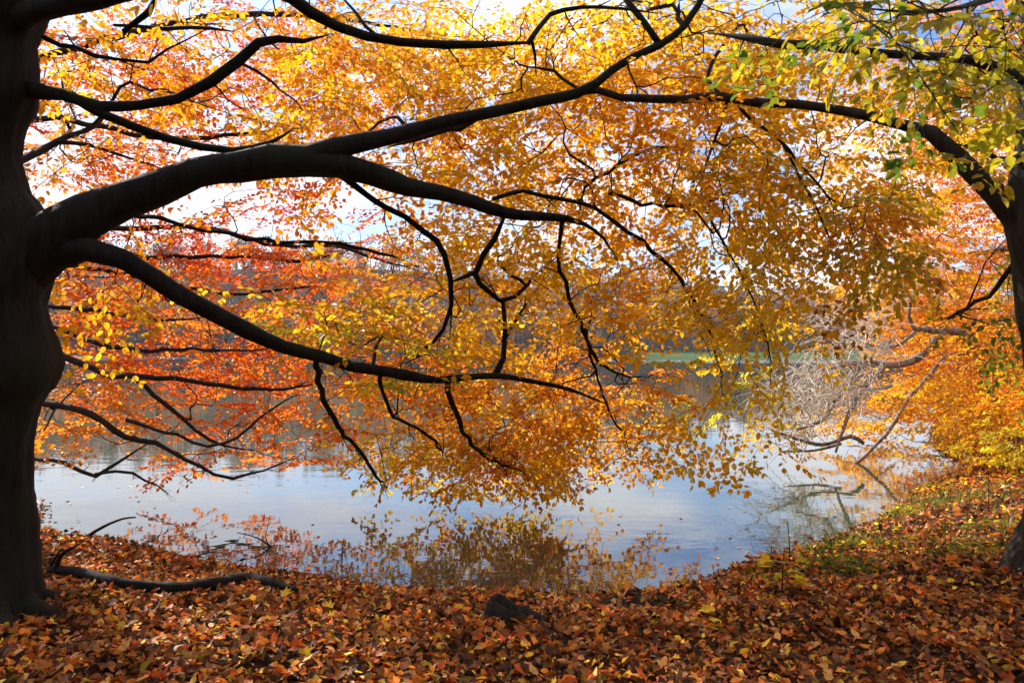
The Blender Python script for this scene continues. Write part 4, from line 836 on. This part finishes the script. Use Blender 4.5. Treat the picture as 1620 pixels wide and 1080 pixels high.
# ------------------------------------------------------------------ far shore: wood, lawn people
def far_wood():
    pos, dd, nn, sz, cc = [], [], [], [], []; tb = Tubes()
    n = 1500; x = rng.uniform(-330, 330, n); s0 = rng.beta(1, 1.6, n) * 230
    y = np.where(x < 45, 312, 372) + s0 + rng.uniform(0, 6, n)
    k = sdist(x, y) > 5; x, y = x[k], y[k]; z = ground_z(x, y); n = len(x)
    pal = ['brown', 'tan', 'amber', 'olive', 'dkred', 'green']
    P_ = np.array([(.30, .13, .055), (.34, .21, .11), (.62, .25, .03), (.20, .15, .04), (.26, .08, .04), (.05, .07, .03), (.16, .12, .10)])
    for i in range(n):
        h = rng.uniform(15, 25); r = rng.uniform(3.2, 5.5); c = P_[rng.choice(7, p=[.28, .18, .12, .08, .12, .07, .15])]
        m_ = 150; u = rng.normal(0, 1, (m_, 3)); u /= np.linalg.norm(u, axis=1)[:, None]; u *= rng.random((m_, 1)) ** .4
        pos.append(np.array([x[i], y[i], z[i] + h * .62]) + u * [r, r, h * .42]); dd.append(rng.normal(0, 1, (m_, 3)) + [0, 0, .8]); nn.append(rng.normal(0, 1, (m_, 3)) + [0, -.5, .3])
        sz.append(rng.uniform(.7, 1.7, m_)); cc.append(c * rng.uniform(.6, 1.4, (m_, 1)))
        tb.add(np.array([[x[i], y[i], z[i] - 1], [x[i] + rng.normal(0, .5), y[i], z[i] + h * .8]]), [.35, .1], 4, 0, cap=False)
    # understorey at the wood's foot
    n = 420; x = rng.uniform(-300, 300, n); y = np.where(x < 45, 304.5, 368) + rng.uniform(0, 6, n)
    for i in range(n):
        m_ = 60; z0 = gz(x[i], y[i]); h = rng.uniform(2, 5); c = np.array([(.03, .05, .02), (.10, .07, .03), (.05, .045, .03)][rng.integers(3)])
        pos.append(np.array([x[i], y[i], z0 + h * .45]) + rng.normal(0, 1, (m_, 3)) * [1.6, 1.2, h * .28]); dd.append(rng.normal(0, 1, (m_, 3))); nn.append(rng.normal(0, 1, (m_, 3)) + [0, -.5, .3]); sz.append(rng.uniform(.4, .9, m_)); cc.append(c * rng.uniform(.6, 1.4, (m_, 1)))
    c_ = np.concatenate
    a = leaves_mesh('far_wood', c_(pos), c_(dd), c_(nn), c_(sz), np.clip(c_(cc), 0, 1), M_leaf_far, width=1.2)
    b = tb.build('trunks', M_red_bark); bpy.ops.object.select_all(action='DESELECT'); a.select_set(True); b.select_set(True); bpy.context.view_layer.objects.active = a; bpy.ops.object.join()
    tag(a, 'brown and russet autumn wood covering the hillside beyond the lake', 'wood', kind='stuff')
far_wood()
def simple_mat(name, c, r=.8):
    m, t, o = mat(name); nz = N(t, 'ShaderNodeTexNoise'); nz.inputs['Scale'].default_value = 8
    mm = N(t, 'ShaderNodeMix', data_type='RGBA'); t.links.new(nz.outputs[0], mm.inputs[0]); mm.inputs[6].default_value = (*[q * .8 for q in c], 1); mm.inputs[7].default_value = (*[min(1, q * 1.2) for q in c], 1)
    p = N(t, 'ShaderNodeBsdfPrincipled'); p.inputs['Roughness'].default_value = r; t.links.new(mm.outputs[2], p.inputs['Base Color']); t.links.new(p.outputs[0], o.inputs[0]); return m
def person(x, y, coat, legs, label, turn, stride):
    b = np.array([x, y, gz(x, y)]); e = empty('person', b, label, 'person', None)
    J = [((0, 0, .95), .13), ((0, 0, 1.15), .14), ((0, 0, 1.38), .15), ((0, .01, 1.50), .06), ((0, .02, 1.62), .10), ((0, .02, 1.70), .08),
         ((.18, 0, 1.42), .065), ((.24, -.06 * stride, 1.15), .05), ((.24, .08 * stride, .90), .04), ((.24, .12 * stride, .82), .035),
         ((-.18, 0, 1.42), .065), ((-.24, .06 * stride, 1.15), .05), ((-.24, -.04, .90), .04), ((-.24, -.02, .82), .035),
         ((.10, 0, .86), .10), ((.10, .16 * stride, .48), .065), ((.10, .20 * stride, .08), .045), ((.10, .32 * stride, .04), .04),
         ((-.10, 0, .86), .10), ((-.10, -.08 * stride, .48), .065), ((-.10, -.26 * stride, .10), .045), ((-.10, -.15 * stride, .04), .04)]
    E = [(0, 1), (1, 2), (2, 3), (3, 4), (4, 5), (2, 6), (6, 7), (7, 8), (8, 9), (2, 10), (10, 11), (11, 12), (12, 13), (0, 14), (14, 15), (15, 16), (16, 17), (0, 18), (18, 19), (19, 20), (20, 21)]
    me = bpy.data.meshes.new('body'); me.from_pydata([j[0] for j in J], E, []); o = bpy.data.objects.new('body', me); COL.objects.link(o); o.parent = e
    sk = o.modifiers.new('s', 'SKIN')
    if not me.skin_vertices: me.attributes
    for i, (c, r) in enumerate(J):
        v = me.skin_vertices[0].data[i]; v.radius = (r, r * .85); v.use_root = i == 0
    o.modifiers.new('d', 'SUBSURF').levels = 1; o.modifiers['d'].render_levels = 2; me.materials.append(simple_mat('skin', (.5, .32, .25)))
    c = Tubes(); c.add(np.array([(0, 0, .78), (0, 0, 1.0), (0, 0, 1.25), (0, 0, 1.43), (0, .01, 1.50)]), [.20, .18, .20, .19, .08], 12)
    for s in (1, -1): c.add(np.array([(s * .15, 0, 1.43), (s * .23, -s * .05 * stride, 1.15), (s * .245, s * .06 * stride, .9)]), [.085, .07, .055], 8)
    q = c.build('coat', coat); q.parent = e
    c = Tubes()
    for s in (1, -1): c.add(np.array([(s * .09, 0, .9), (s * .10, s * .12 * stride, .5), (s * .10, s * .22 * stride, .08)]), [.12, .085, .065], 8)
    q = c.build('trousers', legs); q.parent = e
    c = Tubes(); c.add(np.array([(0, -.02, 1.58), (0, -.01, 1.68), (0, 0, 1.77)]), [.095, .115, .07], 10); q = c.build('hair', simple_mat('hair', (.03, .02, .015))); q.parent = e
    e.rotation_euler = (0, 0, turn)
Dp = 345
for px, coat, legs, lab, tr in ((1052.5, (.55, .52, .58), (.03, .03, .05), 'person in pale coat on the far lawn, left of the pair', 1.7), (1058, (.02, .03, .08), (.05, .08, .14), 'person in dark blue coat on the far lawn, right of the pair', 1.5)):
    person((px - HX) / F * Dp, Dp, simple_mat('coat', coat), simple_mat('trousers', legs), lab, tr, 1)

# ------------------------------------------------------------------ unseen rest of the wood behind the camera, put in to block sky light
def wood_behind():
    pos, dd, nn, sz, cc = [], [], [], [], []; tb = Tubes()
    for i in range(46):
        a = rng.uniform(-2.75, -.39) if i < 40 else rng.choice([-.2, -2.95]); r = rng.uniform(7, 26); x, y = r * math.cos(a) * 1.3, r * math.sin(a) - 1.5; z = gz(x, y); h = rng.uniform(14, 22)
        tb.add(np.array([[x, y, z - .3], [x, y, z + h * .5], [x + rng.normal(0, .5), y, z + h * .9]]), [.35, .24, .05], 8, .05, cap=False)
        m_ = 520; u = rng.normal(0, 1, (m_, 3)); u /= np.linalg.norm(u, axis=1)[:, None]; u *= rng.random((m_, 1)) ** .4
        pos.append(np.array([x, y, z + h * .5]) + u * [4.2, 4.2, h * .45]); dd.append(rng.normal(0, 1, (m_, 3))); nn.append(rng.normal(0, 1, (m_, 3))); sz.append(rng.uniform(.35, .8, m_))
        c = np.array([(.30, .13, .02), (.18, .13, .02), (.08, .10, .02)][rng.integers(3)]); cc.append(c * rng.uniform(.6, 1.3, (m_, 1)))
    c_ = np.concatenate
    a = leaves_mesh('wood', c_(pos), c_(dd), c_(nn), c_(sz), np.clip(c_(cc), 0, 1), M_leaf_far, width=1.2)
    b = tb.build('trunks', M_red_bark); bpy.ops.object.select_all(action='DESELECT'); a.select_set(True); b.select_set(True); bpy.context.view_layer.objects.active = a; bpy.ops.object.join()
    tag(a, 'unseen dark autumn wood on the near bank behind the viewpoint, put in to block sky light', 'wood', kind='stuff')
wood_behind()

# ------------------------------------------------------------------ thin autumn air over the lake
bpy.ops.object.select_all(action='DESELECT')
hv = [(x, y, z) for z in (-3.6, 100) for x, y in ((-895, -80), (895, -80), (895, 900), (-895, 900))]
hm, ht, ho = mat('thin_haze'); pv = N(ht, 'ShaderNodeVolumePrincipled'); pv.inputs['Color'].default_value = (.86, .90, .97, 1); pv.inputs['Density'].default_value = .00020; pv.inputs['Anisotropy'].default_value = 0
ht.links.new(pv.outputs[0], ho.inputs['Volume'])
tag(mesh_obj('haze', hv, [[[0, 3, 2, 1], [4, 5, 6, 7], [0, 1, 5, 4], [1, 2, 6, 5], [2, 3, 7, 6], [3, 0, 4, 7]]], hm), 'thin pale haze in the air over the lake', 'haze', kind='stuff')
